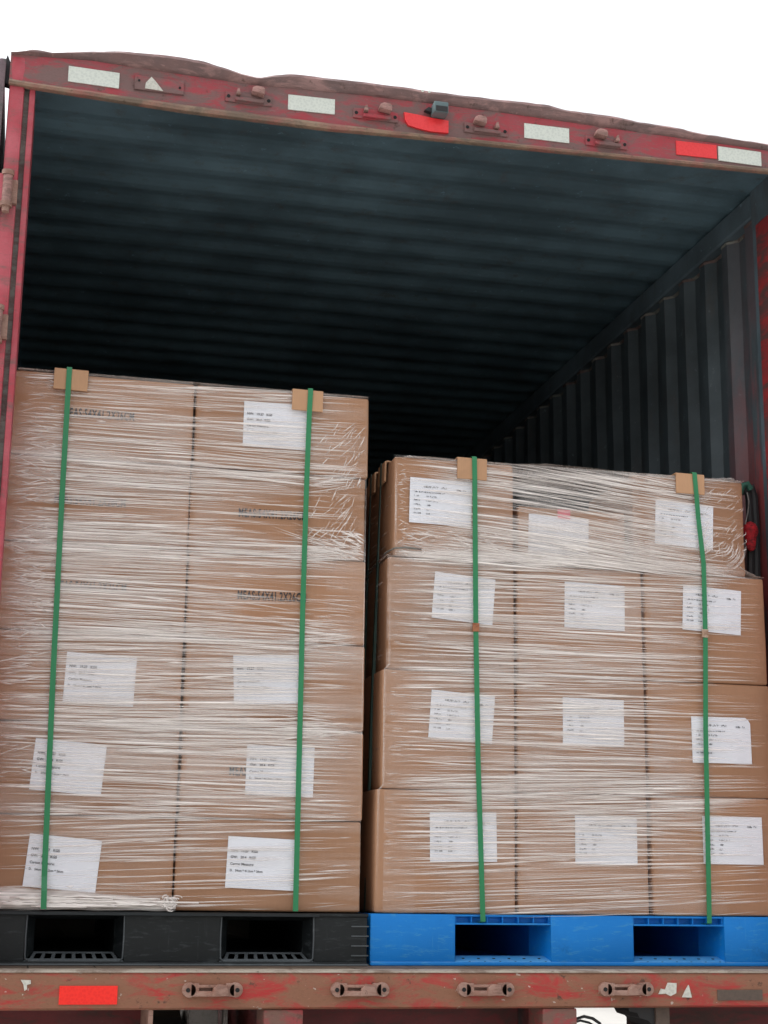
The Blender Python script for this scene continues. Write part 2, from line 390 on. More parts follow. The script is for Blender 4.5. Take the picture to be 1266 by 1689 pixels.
# torn sticker on a riveted plate
m = MB(); m.box(-24.5, -9.6, YF-.7, YF+.3, 240.5, 245.2); pl = tp('bracket_plate', m, M['header'], header, bevel=.3)
m = MB(); m.prism([(-21.4, 241.0), (-21.2, 242.8), (-19.6, 245.0), (-18.4, 243.8), (-15.9, 240.8)], YF-.95, YF-.6); tp('torn_sticker', m, M['sticker'], pl)
m = MB()
for x, z in ((-23.2, 243.4), (-10.9, 242.6)): m = MB(); m.cyl((x, YF-.9, z), (x, YF-.6, z), .38, 10); tp('rivet', m, M['dark'], pl)
# lock keepers on the header
def top_keeper(cx_, cz_, flip):
    s = -1 if flip else 1
    m = MB(); m.box(cx_-7.2, cx_+7.2, YF-.6, YF+.3, cz_-2.0, cz_+1.4)
    m.box(cx_-4.2, cx_+4.6, YF-1.8, YF-.5, cz_-1.8, cz_-.6)
    k = tp('lock_keeper', m, M['header'], header, bevel=.3)
    m = MB(); x0 = cx_+s*2.6
    m.prism([(x0-2.0, cz_+.9), (x0-1.7, cz_+2.3), (x0-.6, cz_+2.9), (x0+1.6, cz_+2.7), (x0+2.1, cz_+1.9), (x0+1.9, cz_+.2)], YF-3.6, YF-.5)
    tp('cam_block', m, M['pinkrust'], k, bevel=.35, smooth=True)
    m = MB(); x1 = cx_-s*3.3
    m.prism([(x1-.7, cz_-.2), (x1-.5, cz_+1.5), (x1+.2, cz_+1.9), (x1+.6, cz_-.2)], YF-2.6, YF-.5); tp('cam_nub', m, M['pinkrust'], k, bevel=.15)
    m = MB()
    for dx in (-6.2, 6.2): m = MB(); m.cyl((cx_+dx, YF-.8, cz_-.3), (cx_+dx, YF-.3, cz_-.3), .55, 10); tp('bolt_hole', m, M['dark'], k)
for a in ((10.2, 242.3, False), (50.2, 242.1, False), (86.2, 241.9, True), (126.8, 242.6, True)): top_keeper(*a)
m = MB(); m.box(67.9, 72.6, YF-5.2, YF-.4, 243.2, 246.9); cm = tp('reversing_camera', m, M['camgrey'], header, bevel=.5, smooth=True)
m = MB(); m.box(68.4, 72.2, YF-5.4, YF-5.1, 243.5, 245.2); tp('lens_window', m, M['rubber'], cm)
m = MB(); m.prism([(65.6, 244.9), (67.0, 246.2), (67.9, 245.8), (67.9, 244.5)], YF-2, YF-.4); tp('mount_bracket', m, M['rubber'], cm)
m = MB()
for x in (64.9, 67.1): m = MB(); m.cyl((x, YF-2.0, 251.4), (x, YF-1.0, 251.4), .42, 10); tp('rivet', m, M['reflwhite'], header)
# corner posts
def post(x_out, sgn):
    m = MB(); a = x_out
    m.box(min(a, a+sgn*4.4), max(a, a+sgn*4.4), YF, 6, -26, 247)
    p = tp('corner_post', m, M['post'], bevel=.8, smooth=True)
    m = MB(); b = a+sgn*4.4; c = b+sgn*1.5
    m.box(min(b, c), max(b, c), YF+2.5, 5, -15, 237.5); tp('seal_track', m, M['groove'], p)
    m = MB(); b = c; c = b+sgn*1.7
    m.box(min(b, c), max(b, c), YF+1.0, 5, -15, 237.2); tp('inner_strip', m, M['post'], p, bevel=.4)
    return p
lp = post(-61.0, 1)
rp = post(200.2, -1)
m = MB(); m.box(192.0, 193.0, -11, 6.6, FL, 232.5); tp('inner_jamb', m, M['jamb'], rp, bevel=.3)
m = MB(); m.box(191.9, 193.0, -11, 9.0, 232.5, 246); tp('corner_gusset', m, M['rail'], rp)
m = MB(); m.box(192.1, 193.0, 6.6, 9.0, FL, 232.5); tp('jamb_flange', m, M['rail'], rp)
def hinge(parent, x, z, sgn):
    m = MB(); m.cyl((x, YF-2.2, z-5), (x, YF-2.2, z+5), 1.45, 14)
    h = tp('hinge', m, M['pinkrust'], parent, smooth=True)
    m = MB()
    for dz in (-5.6, 4.2): m = MB(); m.cyl((x, YF-2.2, z+dz), (x, YF-2.2, z+dz+1.4), 1.8, 14); tp('hinge_collar', m, M['rust'], h, smooth=True)
    m = MB(); m.cyl((x, YF-2.2, z-7.2), (x, YF-2.2, z-5.6), 1.1, 12); tp('hinge_pin', m, M['rust'], h, smooth=True)
    m = MB(); m.box(x+sgn*.9-.2, x+sgn*3.0, YF-1.3, YF+.1, z-4, z+3.5) if sgn > 0 else m.box(x-3.0, x-.7, YF-1.3, YF+.1, z-4, z+3.5)
    tp('hinge_plate', m, M['rust'], h, bevel=.2)
    m = MB(); m.box(x-6.5, x-1.0, YF-2.8, YF-1.6, z-5, z+4.5) if sgn > 0 else m.box(x+1.0, x+6.5, YF-2.8, YF-1.6, z-5, z+4.5)
    tp('hinge_arm', m, M['post'], h, bevel=.3)
for z in (203, 161.5, 118, 55, 5): hinge(lp, -59.4, z, 1)
for z in (203, 161.5, 118, 55, 5): hinge(rp, 198.6, z, -1)
# the two doors folded back along the outside
def door(x, sgn):
    m = MB(); a = math.radians(3)*sgn
    def P(u, v): return (x+sgn*(-u)*math.cos(a)+math.sin(a)*0-sgn*0+(-sgn)*v*.05, YF+2+v, 0)
    xx0, xx1 = sorted((x, x-sgn*5))
    m.box(xx0, xx1, YF+1, YF+118, -14, 246); d = tp('door', m, M['doorskin'], bevel=.5)
    m = MB(); g0, g1 = sorted((x+sgn*.5, x-sgn*1.2))
    m.box(g0, g1, YF-.6, YF+1.4, -13, 245.2); tp('door_gasket', m, M['doorskin'], d, bevel=.3)
    m = MB(); g0, g1 = sorted((x-sgn*2.2, x-sgn*3.4)); m.box(g0, g1, YF-.5, YF+1.4, -13, 244.8); tp('gasket_lip', m, M['groove'], d, bevel=.3)
    m = MB(); g0, g1 = sorted((x+sgn*.3, x+sgn*2.3)); m.prism([(g0, 238.6), (g0, 246.6), (g0+.4, 248), (g1, 244), (g1, 238.2)], YF+2, YF+5); tp('corner_cap', m, M['rubber'], d, bevel=.2)
    m = MB()
    for k in range(2): m = MB(); m.cyl((x-sgn*7, YF+35+k*45, -10), (x-sgn*7, YF+35+k*45, 244), 1.7, 10); tp('lock_rod', m, M['rust'], d, smooth=True)
door(-62.9, 1); door(202.9, -1)
# rear sill
m = MB(); secs = []
for i in range(90):
    x = -61+i*261/89; q = .18*nz(x*.1, 4)
    secs.append([(x, YF+.35, -15.7), (x, YF+q*.4, -16.4), (x, YF+q, -20), (x, YF+q*.5, -24.6+.15*nz(x*.2)), (x, YF+1.2, -25.2), (x, YF+6, -25.2), (x, YF+6, -15.7)])
m.strip(secs, True); sill = tp('rear_sill', m, M['sill'], smooth=True)
m = MB(); secs = []
for i in range(90):
    x = -61+i*261/89; q = .12*nz(x*.15, 8)
    secs.append([(x, -13.8, FL-.1), (x, YF+.8, FL-.15), (x, YF+.05+q, FL-.35), (x, YF-.15+q, FL-.75), (x, YF+.2, -15.7), (x, -13.8, -15.7)])
m.strip(secs, True); tp('sill_edge', m, M['silltop'], sill, smooth=True)
tape(sill, -30.9, -18.95, -15.8, -18.95, 4.7, M['reflredfresh'], label='bright red reflective tape', y=YF)
def low_keeper(cx_, cz_):
    m = MB()
    for s in (-1, 1):
        m.cyl((cx_+s*6.2, YF-1.7, cz_), (cx_+s*6.2, YF+.3, cz_), 1.95, 16)
        x0, x1 = sorted((cx_+s*6.0, cx_+s*3.6)); m.box(x0, x1, YF-1.7, YF+.2, cz_-1.7, cz_+1.7)
    m.box(cx_-4.5, cx_+4.5, YF-.5, YF+.2, cz_-1.5, cz_+1.2)
    k = tp('lock_keeper', m, M['rust'], sill, bevel=.25, smooth=True)
    m = MB()
    def bar(zc, h0, h1, yy):
        sec = []
        for i in range(9):
            u = -4.4+8.8*i/8; b = math.cos(u/4.4*math.pi/2)
            sec.append([(cx_+u, YF-1.6-yy*b, zc+h1), (cx_+u, YF-1.6-yy*b, zc+h0), (cx_+u, YF-.2, zc+h0), (cx_+u, YF-.2, zc+h1)])
        m.strip(sec, True)
    bar(cz_, .6, 1.3, .8); tp('keeper_bar', m, M['rust'], k, bevel=.2, smooth=True)
    m = MB(); bar(cz_, -1.6, -.2, 1.4); tp('keeper_bar', m, M['rust'], k, bevel=.2, smooth=True)
    m = MB(); x0 = cx_+1.8; m.prism([(x0-2.2, cz_-1.6), (x0-1.8, cz_+.6), (x0-.4, cz_+1.5), (x0+1.8, cz_+1.3), (x0+2.4, cz_-1.4)], YF-3.4, YF-.2)
    tp('keeper_cam', m, M['rust'], k, bevel=.3, smooth=True)
    for s in (-1, 1): m = MB(); m.cyl((cx_+s*6.6, YF-1.9, cz_), (cx_+s*6.6, YF-1.2, cz_), .6, 10); tp('bolt_hole', m, M['dark'], k)
for x in (9.3, 49.8, 85.7, 127.3): low_keeper(x, -20.0)
for poly in ([(137.4, -21.4), (138.2, -19.9), (139.4, -20.2), (140.3, -18.3), (143.0, -18.4), (142.8, -21.2), (141.6, -21.7), (141.1, -22.0), (139.6, -21.3)], [(144.6, -22.3), (145.6, -20.4), (146.7, -18.9), (147.6, -22.4)]):
    m = MB(); m.prism(poly, YF-.32, YF+.2); tp('torn_sticker', m, M['sticker'], sill)
m = MB(); m.prism([(-41.0, -17.4), (-38.4, -17.5), (-38.3, -18.4), (-39.3, -18.7), (-39.2, -19.8), (-39.9, -20.2), (-40.2, -18.6)], YF-.4, YF+.2); tp('torn_sticker', m, M['sticker'], sill)
t_ = NT('black soot grime'); M['soot'] = t_.out(t_.mix(t_.noise(t_.pos(), 60, 6, .7), (.05, .04, .035), (.16, .11, .085)), .8)
m = MB(); m.box(155.6, 169.7, YF-.3, YF+.2, -23.2, -20.3); tp('worn_tape', m, M['soot'], sill)
# chassis below the sill
m = MB(); m.box(-61, -6.6, 6, 12, -75, -25.3); tp('underrun_panel', m, M['chassis'], bevel=.4)
m = MB(); m.box(34.9, 102.6, 2, 8, -75, -25.3); tp('underrun_panel', m, M['chassis'], bevel=.4)
m = MB(); m.box(143.2, 200, 6, 12, -75, -25.3); tp('underrun_panel', m, M['chassis'], bevel=.4)
for x0, x1 in ((23.7, 34.5), (102.9, 113.1)):
    m = MB(); m.box(x0, x1, YF+1, YF+14, -95, -25.3); tp('chassis_post', m, M['chassispost'], bevel=.5)
m = MB(); m.box(-7.2, -6.0, YF+1.5, 10, -75, -25.3); tp('bracket', m, M['rust'])
m = MB(); m.box(138.6, 142.9, YF+5, 8, -75, -25.3); tp('bracket', m, M['soot'], bevel=.3)
m = MB(); m.prism([(130.5, -25.3), (130.8, -26.6), (133.2, -27.0), (134.0, -28.4), (136.6, -29.2), (138.4, -31.0), (138.6, -36), (139, -36), (139, -25.3)], YF+6, 4); tp('bracket', m, M['rubber'])
m = MB(); m.box(-61, 200, YF+2, YF+14, -104, -95); tp('bumper_bar', m, M['chassispost'], bevel=.8)
for x in (24, 104):
    m = MB(); m.box(x, x+9, -6, YE, -52, -25.5); tp('chassis_beam', m, M['chassis'])
m = MB(); m.box(-4, 24, 130, 170, -70, -27); tp('mudguard', m, M['rubber'])
m = MB(); m.cyl((8, 60, -45), (18, 60, -45), 17, 24); tp('air_tank', m, M['tank'], bevel=.5)
m = MB(); m.box(13.5, 15, 35, 40, -60, -26); tp('tank_strap', m, M['rubber'])
m = MB(); m.box(7.5, 16.0, 16, 40, -60, -25.6); tp('tool_box', m, M['tank'], bevel=.6)
m = MB(); m.box(17.3, 18.4, 14, 18, -60, -25.6); tp('hanger', m, M['tank'])
m = MB(); m.cyl((104-112, 30, -44), (104-98, 30, -44), 15, 20); tp('spare_hub', m, M['rubber'])
def wheel(x, y):
    m = MB(); m.cyl((x-14, y, -89), (x+14, y, -89), 51, 36); w = tp('wheel', m, M['rubber'], bevel=3, smooth=True)
    m = MB(); m.cyl((x-14.6, y, -89), (x+14.6, y, -89), 28, 24); tp('rim', m, M['tank'], w, bevel=1)
for x in (-38, -6, 138, 170):
    for y in (290, 420): wheel(x, y) if x in (-38, 170) else None
m = MB(); pts = [(113.0, -12, -36), (114.0, -13, -30.5), (115.0, -13.5, -28.6), (117.0, -14, -27.9), (120, -13, -28.6), (122.5, -12, -30.0), (125, -10, -34), (126, -8, -60)]
m.tube(pts, .45, 8); tp('cable', m, M['rubber'], smooth=True)
m = MB(); m.tube([(x-.4, y+2, z-1.3) for x, y, z in pts], .35, 8); tp('cable', m, M['rubber'], smooth=True)

# ------------------------------------------------------------------ pallets
def black_pallet():
    x0, x1, zt, zb = -57.5, 55.8, -.35, -14.75; D = 108; o = (-.8, -.5, zb)
    p = thing('plastic_pallet', 'black plastic pallet with two fork openings under the taller stack', 'pallet', o)
    add = lambda n, mb, mat=M['blackpl'], **k: obj(n, mb, mat, p, o, **k)
    F = -1.5
    m = MB(); m.box(x0-.3, x1+.3, F-.5, D, zt-.9, zt)
    for i in range(60): pass
    add('deck', m, bevel=.25)
    m = MB(); m.box(x0-.2, x1+.1, F-.4, D, zb, zb+1.0); add('base_runner', m, bevel=.25)
    op = [(-40.4, -13.3), (13.3, 40.4)]
    spans = [(x0, -40.4), (-13.3, 13.3), (40.4, x1)]
    for a, b in spans:
        m = MB(); m.box(a, b, F, D, zb+1.0, zt-.9); bl = add('block', m, bevel=.15)
        if b == x1:
            for k in range(4):
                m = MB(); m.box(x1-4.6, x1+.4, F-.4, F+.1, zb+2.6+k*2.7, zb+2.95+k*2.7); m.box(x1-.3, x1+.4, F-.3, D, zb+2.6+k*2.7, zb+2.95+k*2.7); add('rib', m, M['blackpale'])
    for a, b in op:     # splayed mouth of each fork opening
        m = MB(); i0, i1 = a+2.6, b-2.6; zt2, zb2 = zt-2.2, zb+3.3; T = zt-.9; B = zb+1.0
        o4 = [(a, F+.05, B), (b, F+.05, B), (b, F+.05, T), (a, F+.05, T)]
        i4 = [(i0, F+5, zb2), (i1, F+5, zb2), (i1, F+5, zt2), (i0, F+5, zt2)]
        q4 = [(i0, D, zb2), (i1, D, zb2), (i1, D, zt2), (i0, D, zt2)]
        m.add(o4+i4+q4, [(k, (k+1) % 4, (k+1) % 4+4, k+4) for k in (1, 2, 3)]+[(4+k, 4+(k+1) % 4, 8+(k+1) % 4, 8+k) for k in range(4)])
        add('fork_opening', m); m = MB()
        # slatted lower ledge: bars with square holes between them
        bars = 9
        for k in range(bars):
            c = a+1.6+(b-a-3.2)*k/(bars-1); c2 = i0+.5+(i1-i0-1.0)*k/(bars-1)
            m.add([(c-.55, F+.1, B+.05), (c+.55, F+.1, B+.05), (c2+.45, F+4.9, zb2), (c2-.45, F+4.9, zb2)], [(0, 1, 2, 3)])
        m.add([(a, F+.0, B), (b, F+.0, B), (b-.4, F+.9, B+.75), (a+.4, F+.9, B+.75)], [(0, 1, 2, 3)])
        m.add([(i0, F+4.2, zb2-.35), (i1, F+4.2, zb2-.35), (i1, F+5, zb2+.1), (i0, F+5, zb2+.1)], [(0, 1, 2, 3)])
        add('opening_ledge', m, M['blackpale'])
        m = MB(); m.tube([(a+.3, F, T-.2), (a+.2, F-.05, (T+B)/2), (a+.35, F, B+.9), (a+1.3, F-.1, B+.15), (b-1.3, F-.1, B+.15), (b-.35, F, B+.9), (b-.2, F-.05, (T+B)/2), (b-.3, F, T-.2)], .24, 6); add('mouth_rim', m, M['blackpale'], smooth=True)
    # rolled top flange over the openings
    m = MB(); secs = []
    for i in range(40):
        x = x0+1+(40.5-x0)*i/39; e = .25*abs(nz(x*.1, 5))
        secs.append([(x, F-.5, zt-.2), (x, F-1.5-e, zt-.25), (x, F-1.7-e, zt-.9-e*.4), (x, F-.5, zt-1.0)])
    m.strip(secs, True); add('flange', m, smooth=True)
    m = MB(); secs = []
    for i in range(60):
        x = x0-.5+(x1-x0+.8)*i/59; e = .2*nz(x*.12, 2)
        secs.append([(x, F-.3, zb+.55+e*.3), (x, F-1.3, zb+.45+e*.4), (x, F-1.4, zb+.1), (x, F-.3, zb)])
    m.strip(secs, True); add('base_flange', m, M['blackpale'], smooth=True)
black_pallet()
def blue_pallet():
    x0, x1, zt, zb = 56.9, 191.0, -.25, -14.75; D = 108; o = (124, -.5, zb)
    p = thing('plastic_pallet', 'blue plastic pallet with two fork openings under the lower stack', 'pallet', o)
    add = lambda n, mb, mat=M['bluepl'], **k: obj(n, mb, mat, p, o, **k)
    F = -1.0
    m = MB(); m.box(x0, x1, F+3.2, D, zt-1.2, zt); add('deck', m)
    m = MB(); m.box(x0+.1, x1-.1, F-.3, D, zb, zb+1.0); add('base_runner', m, bevel=.3)
    ops = [(82.4, 111.8), (138.0, 167.4)]
    for a, b in ((x0, 82.4), (111.8, 138.0), (167.4, x1)):
        m = MB(); m.box(a, b, F, D, zb+1.0, zt); add('block', m, bevel=.45, smooth=True)
    for a, b in ops:
        m = MB(); i0, i1 = a+.7, b-2.2; za, zb2 = zt-2.4, zb+2.6
        m.box(a, b, F+3.0, F+3.8, za, zt-1.0)                     # recessed lintel
        m.box(a, b, F+.2, F+3.4, za-.5, za)                         # lower shelf of the lintel
        for k in range(7):
            x = a+.3+(b-a-.6)*k/6; m.box(x-.14, x+.14, F+.6, F+3.2, za, zt-.6)
        m.box(a, b, F+.5, F+3.2, zt-.6, zt-.05)
        add('lintel', m, bevel=.08)
        m = MB(); m.add([(b, F+.1, zb+1), (b, F+.1, za-.5), (i1, F+14, za-.5), (i1, F+14, zb2)], [(0, 1, 2, 3)])
        add('opening_cheek', m)
        m = MB(); m.add([(a, F+.1, zb+1), (i0, F+14, zb2), (i0, F+14, za-.5), (a, F+.1, za-.5)], [(0, 1, 2, 3)])
        add('opening_cheek', m)
        m = MB(); m.strip([[(x, F+.0, zb+1.0), (x, F+.3, zb+1.35), (x, F+4.2, zb+2.5), (x, F+6.0, zb+2.6), (x, F+6.0, zb+1.0)] for x in (a, b)], True)
        add('opening_ledge', m, M['bluepale'])
        for k in range(6):
            x = a+3+(b-a-6)*k/5
            m = MB(); m.box(x-.35, x+.35, F+1.9, F+2.7, zb+1.86, zb+2.1); add('drain_hole', m, M['dark'])
            m = MB(); m.box(x+1.1, x+1.7, F+.15, F+.5, zb+1.05, zb+1.3); add('drain_hole', m, M['dark'])
    m = MB(); m.box(x0+.3, x1-.3, F-.12, F+.2, zb+.95, zb+1.15); add('base_flange', m, M['bluepale'])
blue_pallet()

# ------------------------------------------------------------------ writing
def text_mesh(name, lines, mat):
    """lines: (text, x, z, size, x squeeze, weight); drawn in the x,z plane facing -y, in cm."""
    vs_, fs = [], []
    for body, x, z, size, sq, wgt in lines:
        c = bpy.data.curves.new('t', 'FONT'); c.body = body; c.size = size; c.offset = wgt; c.space_character = 1.12 if wgt > .05 else 1.0; c.resolution_u = 3
        o = bpy.data.objects.new('t', c); COL.objects.link(o); bpy.context.view_layer.update()
        me = o.to_mesh(); b = len(vs_)
        vs_ += [(x+v.co.x*sq, 0, z+v.co.y) for v in me.vertices]; fs += [tuple(i+b for i in p.vertices) for p in me.polygons]
        o.to_mesh_clear(); bpy.data.objects.remove(o); bpy.data.curves.remove(c)
    me = bpy.data.meshes.new(name); me.from_pydata([(x*S, y*S, z*S) for x, y, z in vs_], [], fs); me.materials.append(mat)
    return me
mark_mesh = text_mesh('printed_mark', [('MEAS:54X41.2X26CM', 0, 0, 3.7, .70, .085)], M['ink'])
wmax = max(v.co.x for v in mark_mesh.vertices)
for v in mark_mesh.vertices: v.co.x *= .208/wmax
print_left = text_mesh('label_print', [('NW:   19.27   KGS', -9.0, 2.9, 1.0, 1, .03), ('GW:   20.4   KGS', -9.0, 1.1, 1.0, 1, .03),
                                       ('Carton Measure:', -9.0, -.8, 1.0, 1, .02), ('D.   54cm * 41.2cm * 26cm', -9.0, -2.6, .86, 1, .02)], M['greyink'])
# the small print on the other labels cannot be read: rows of letter-sized marks
m = MB()
def row(x, z, n, h):
    for i in range(n):
        if random.random() < .13: x += h*.7; continue
        w = h*random.uniform(.32, .62)
        if random.random() < .6: m.box(x, x+w*.25, -.01, .01, z, z+h*random.choice((1, 1, .7)))
        if random.random() < .7: m.box(x, x+w, -.01, .01, z+h*random.choice((0, .4, .75)), z+h*random.choice((.2, .55, .95)))
        else: m.box(x+w*.7, x+w, -.01, .01, z, z+h*.8)
        x += w+h*.2
row(-5.6, 4.2, 18, .62); row(5.0, 3.9, 4, .6); row(7.2, 3.9, 2, .6); row(-8.4, 2.5, 34, .42)
for k, z in enumerate((1.2, -.2, -1.6, -3.0, -4.3)):
    row(-8.6, z, (5, 5, 7, 6, 7)[k], .52); row(-4.6, z-.05, (9, 11, 4, 3, 5)[k], .55)
print_right = mesh_of('label_print', m, M['greyink'])

# paper label sheet, slightly curled
m = MB(); nx, nzv = 12, 8; vv = []; ff = []
for j in range(nzv+1):
    for i in range(nx+1):
        x, z = -10+20*i/nx, -7.2+14.4*j/nzv
        vv.append((x, -.05-.05*abs(nz(x*.3, z*.3)), z))
for j in range(nzv):
    for i in range(nx):
        a = j*(nx+1)+i; ff.append((a, a+1, a+nx+2, a+nx+1))
m.add(vv, ff); label_mesh = mesh_of('paper_label', m, M['paper'], smooth=True)
m = MB(); vv2 = list(vv)
m.add([(x if not (x > 9.9 and z > 7.1) else 9.2, y, z if not (x > 9.9 and z > 7.1) else 6.6) for x, y, z in vv], ff); label_cut_mesh = mesh_of('paper_label', m, M['paper'], smooth=True)

# ------------------------------------------------------------------ cartons
def carton_mesh(w, d, h, seed):
    m = MB(); n = 12
    bm = bmesh.new(); bmesh.ops.create_cube(bm, size=1)
    for v in bm.verts: v.co = Vector((v.co.x*w*S, (v.co.y+.5)*d*S, (v.co.z+.5)*h*S))
    bmesh.ops.subdivide_edges(bm, edges=bm.edges[:], cuts=9, use_grid_fill=True)
    for v in bm.verts:
        x, y, z = v.co.x/S/w*2, v.co.y/S/d*2-1, v.co.z/S/h*2-1
        bx, by, bz = (1-min(1, abs(q))**2 for q in (x, y, z))
        if abs(y) > .99: v.co.y += math.copysign(S, y)*(.28*bx*bz+.12*nz(x*2+seed, z*2))*(1 if y < 0 else .5)
        if abs(x) > .99: v.co.x += math.copysign(S, x)*(.10*by*bz)
        v.co.x += S*.12*nz(x*1.2+seed, y+3, z*1.2); v.co.z += S*.10*nz(x*1.1, y, z+seed)*(1-bz)
    es = [e for e in bm.edges if len(e.link_faces) == 2 and e.calc_face_angle(0) > .9]
    bmesh.ops.bevel(bm, geom=es, offset=.6*S, segments=2, affect='EDGES', profile=.5)
    for f in bm.faces: f.smooth = True
    me = bpy.data.meshes.new('carton'); bm.to_mesh(me); bm.free(); me.materials.append(M['card'])
    me.set_sharp_from_angle(angle=math.radians(50))
    return me
def put_label(c, base, cx_, cz_, ang, pmesh, cut=False):
    """base: x,z of the carton's origin; the sheet's own place is cx_,cz_ (cm)."""
    l = bpy.data.objects.new('paper_label', label_cut_mesh if cut else label_mesh); COL.objects.link(l); l.parent = c
    l.location = ((cx_-base[0])*S, -.54*S, (cz_-base[1])*S); l.rotation_euler = (0, -math.radians(ang), 0)
    if pmesh is not None:
        t = bpy.data.objects.new('label_print', pmesh); COL.objects.link(t); t.parent = l; t.location = (0, -.14*S, 0)
    return l
LM = [carton_mesh(53.75, 41, 25.65, k*1.7) for k in range(4)]
LG, RG = 'cartons of the taller stack on the black pallet', 'cartons of the lower stack on the blue pallet'
rows_l = {5: 'topmost', 4: 'second from top', 3: 'third from top', 2: 'fourth from top', 1: 'fifth from top', 0: 'lowest'}
LL = {(5, 1): (24.9, 144.4, 0), (2, 0): (-23.9, 64.4, -1.8), (2, 1): (24.7, 66.4, 3), (1, 0): (-31.4, 39.2, -4), (1, 1): (29.3, 39.8, -.8), (0, 0): (-31.4, 12.6, -4.6), (0, 1): (24.6, 13.4, -2)}
proto = None
for r in range(6):
    for c in range(2):
        jx = (-.2, .15, .1, -.1, -.55, .05)[r] if c else random.uniform(-.12, .05)
        bx, bz = (-27.25 if c == 0 else 27.2)+jx, r*26.0
        o = bpy.data.objects.new('carton', random.choice(LM)); COL.objects.link(o); o.location = W(bx, random.uniform(0, .35), bz)
        o.rotation_euler = (0, 0, math.radians(random.uniform(-.25, .25)))
        mk = None
        if r >= 3 and (r, c) != (5, 1) or (r, c) == (1, 1):
            mk = bpy.data.objects.new('printed_mark', mark_mesh); COL.objects.link(mk); mk.parent = o
        tx, tz = ((-39.4, -40.1, -38.6, -39, -39, -39)[5-r], (142.2, 115.6, 90.0, 63, 38, 11)[5-r]) if c == 0 else ((14.8, 14.4, 14.9, 15, 14.4, 15)[5-r], (142.5, 115.2, 90.0, 64, 38.2, 12)[5-r])
        if c == 0 and r == 5: tx, tz = -38.9, 142.4
        if mk: mk.location = ((tx-bx)*S, -.46*S, (tz-bz)*S); mk.rotation_euler = (0, -math.radians(.5), 0)
        if (r, c) in LL: put_label(o, (bx, bz), *LL[(r, c)], print_left)
        lab = 'with white label' if (r, c) in LL else 'without label'
        side = 'by the red post' if c == 0 else 'by the stack gap'
        tag(o, f'{rows_l[r]} carton {lab}, column {side}, on black pallet', 'carton', LG)
RM = {(w, h): carton_mesh(w, 40, h, w+h) for w, h in ((41.75, 35.5), (41.4, 34.4), (38.6, 31.4), (35.8, 18.5))}
rlab = {(2, 0): (85.0, 93.9, -4.2), (2, 1): (127.6, 93.7, -1), (2, 2): (167.3, 94.6, -2.8), (1, 0): (84.4, 57.6, -4), (1, 1): (126.6, 57.5, -.5), (1, 2): (169.1, 53.4, .4), (0, 0): (84.8, 22.0, .8), (0, 1): (130.1, 21.9, -.3), (0, 2): (171.6, 22.6, .2)}
rname = {2: 'third layer', 1: 'second layer', 0: 'bottom layer'}
cname = ['next to the gap between stacks', 'in the middle column', 'in the column by the truck side wall']
for r in range(3):
    for c in range(3):
        h = 35.5 if r < 2 else 34.4
        w = 41.75 if r < 2 else 41.4
        bx = (80.5, 123.0, 165.6)[c]+((-.75, 0, .7)[r] if c == 0 else (.3*(1-r) if c == 2 else 0)); bz = (0, 35.7, 71.4)[r]
        o = bpy.data.objects.new('carton', RM[(w, h)]); COL.objects.link(o); o.location = W(bx, random.uniform(0, .3), bz)
        if c == 1: o.rotation_euler = (0, 0, math.radians(.2))
        if c == 0: o.scale.x = (1.032, 1, .972)[r]
        put_label(o, (bx, bz), *rlab[(r, c)], print_right, cut=(r, c) == (1, 2))
        tag(o, f'labelled carton {cname[c]} on blue pallet, {rname[r]} up' if r else f'labelled carton {cname[c]} standing directly on blue pallet', 'carton', RG)
for bx, lb, txt in ((81.9, (77.4, 123.9, -1), 'top layer carton with white label at the end near the gap between stacks'), (160.6, (158.7, 122.0, -2.6), 'top layer carton with white label nearest the truck side wall')):
    o = bpy.data.objects.new('carton', RM[(38.6, 31.4)]); COL.objects.link(o); o.location = W(bx, .1, 106.3)
    put_label(o, (bx, 106.3), *lb, print_right); tag(o, txt, 'carton', RG)
o = bpy.data.objects.new('carton', RM[(35.8, 18.5)]); COL.objects.link(o); o.location = W(121.0, .9, 106.3)
put_label(o, (121.0, 106.3), 116.2, 114.9, -1.5, None); tag(o, 'low carton sunk between two taller cartons in the top layer, pink sticker', 'carton', RG)
m = MB(); m.box(-2.1, 2.1, -.3, -.1, -1.5, 1.5); st = obj('pink_sticker', mesh_of('pink_sticker', m, M['pink']), None, o); st.location = (-2.9*S, -.4*S, 16.6*S)
# second row, standing behind the columns that face the gap
for r in range(6):
    o = bpy.data.objects.new('carton', LM[r % 4]); COL.objects.link(o); o.location = W(27.2, 42, r*26.0)
    tag(o, 'carton standing behind the front row of the taller stack', 'carton', 'second row of the taller stack')
for r in range(4):
    w, h = ((41.75, 35.5), (41.75, 35.5), (41.4, 34.4), (38.6, 31.4))[r]
    o = bpy.data.objects.new('carton', RM[(w, h)]); COL.objects.link(o); o.location = W((79.6, 80.8, 81, 82)[r], 41.5, (0, 35.7, 71.4, 106.3)[r])
    tag(o, 'carton standing behind the front row of the lower stack', 'carton', 'second row of the lower stack')

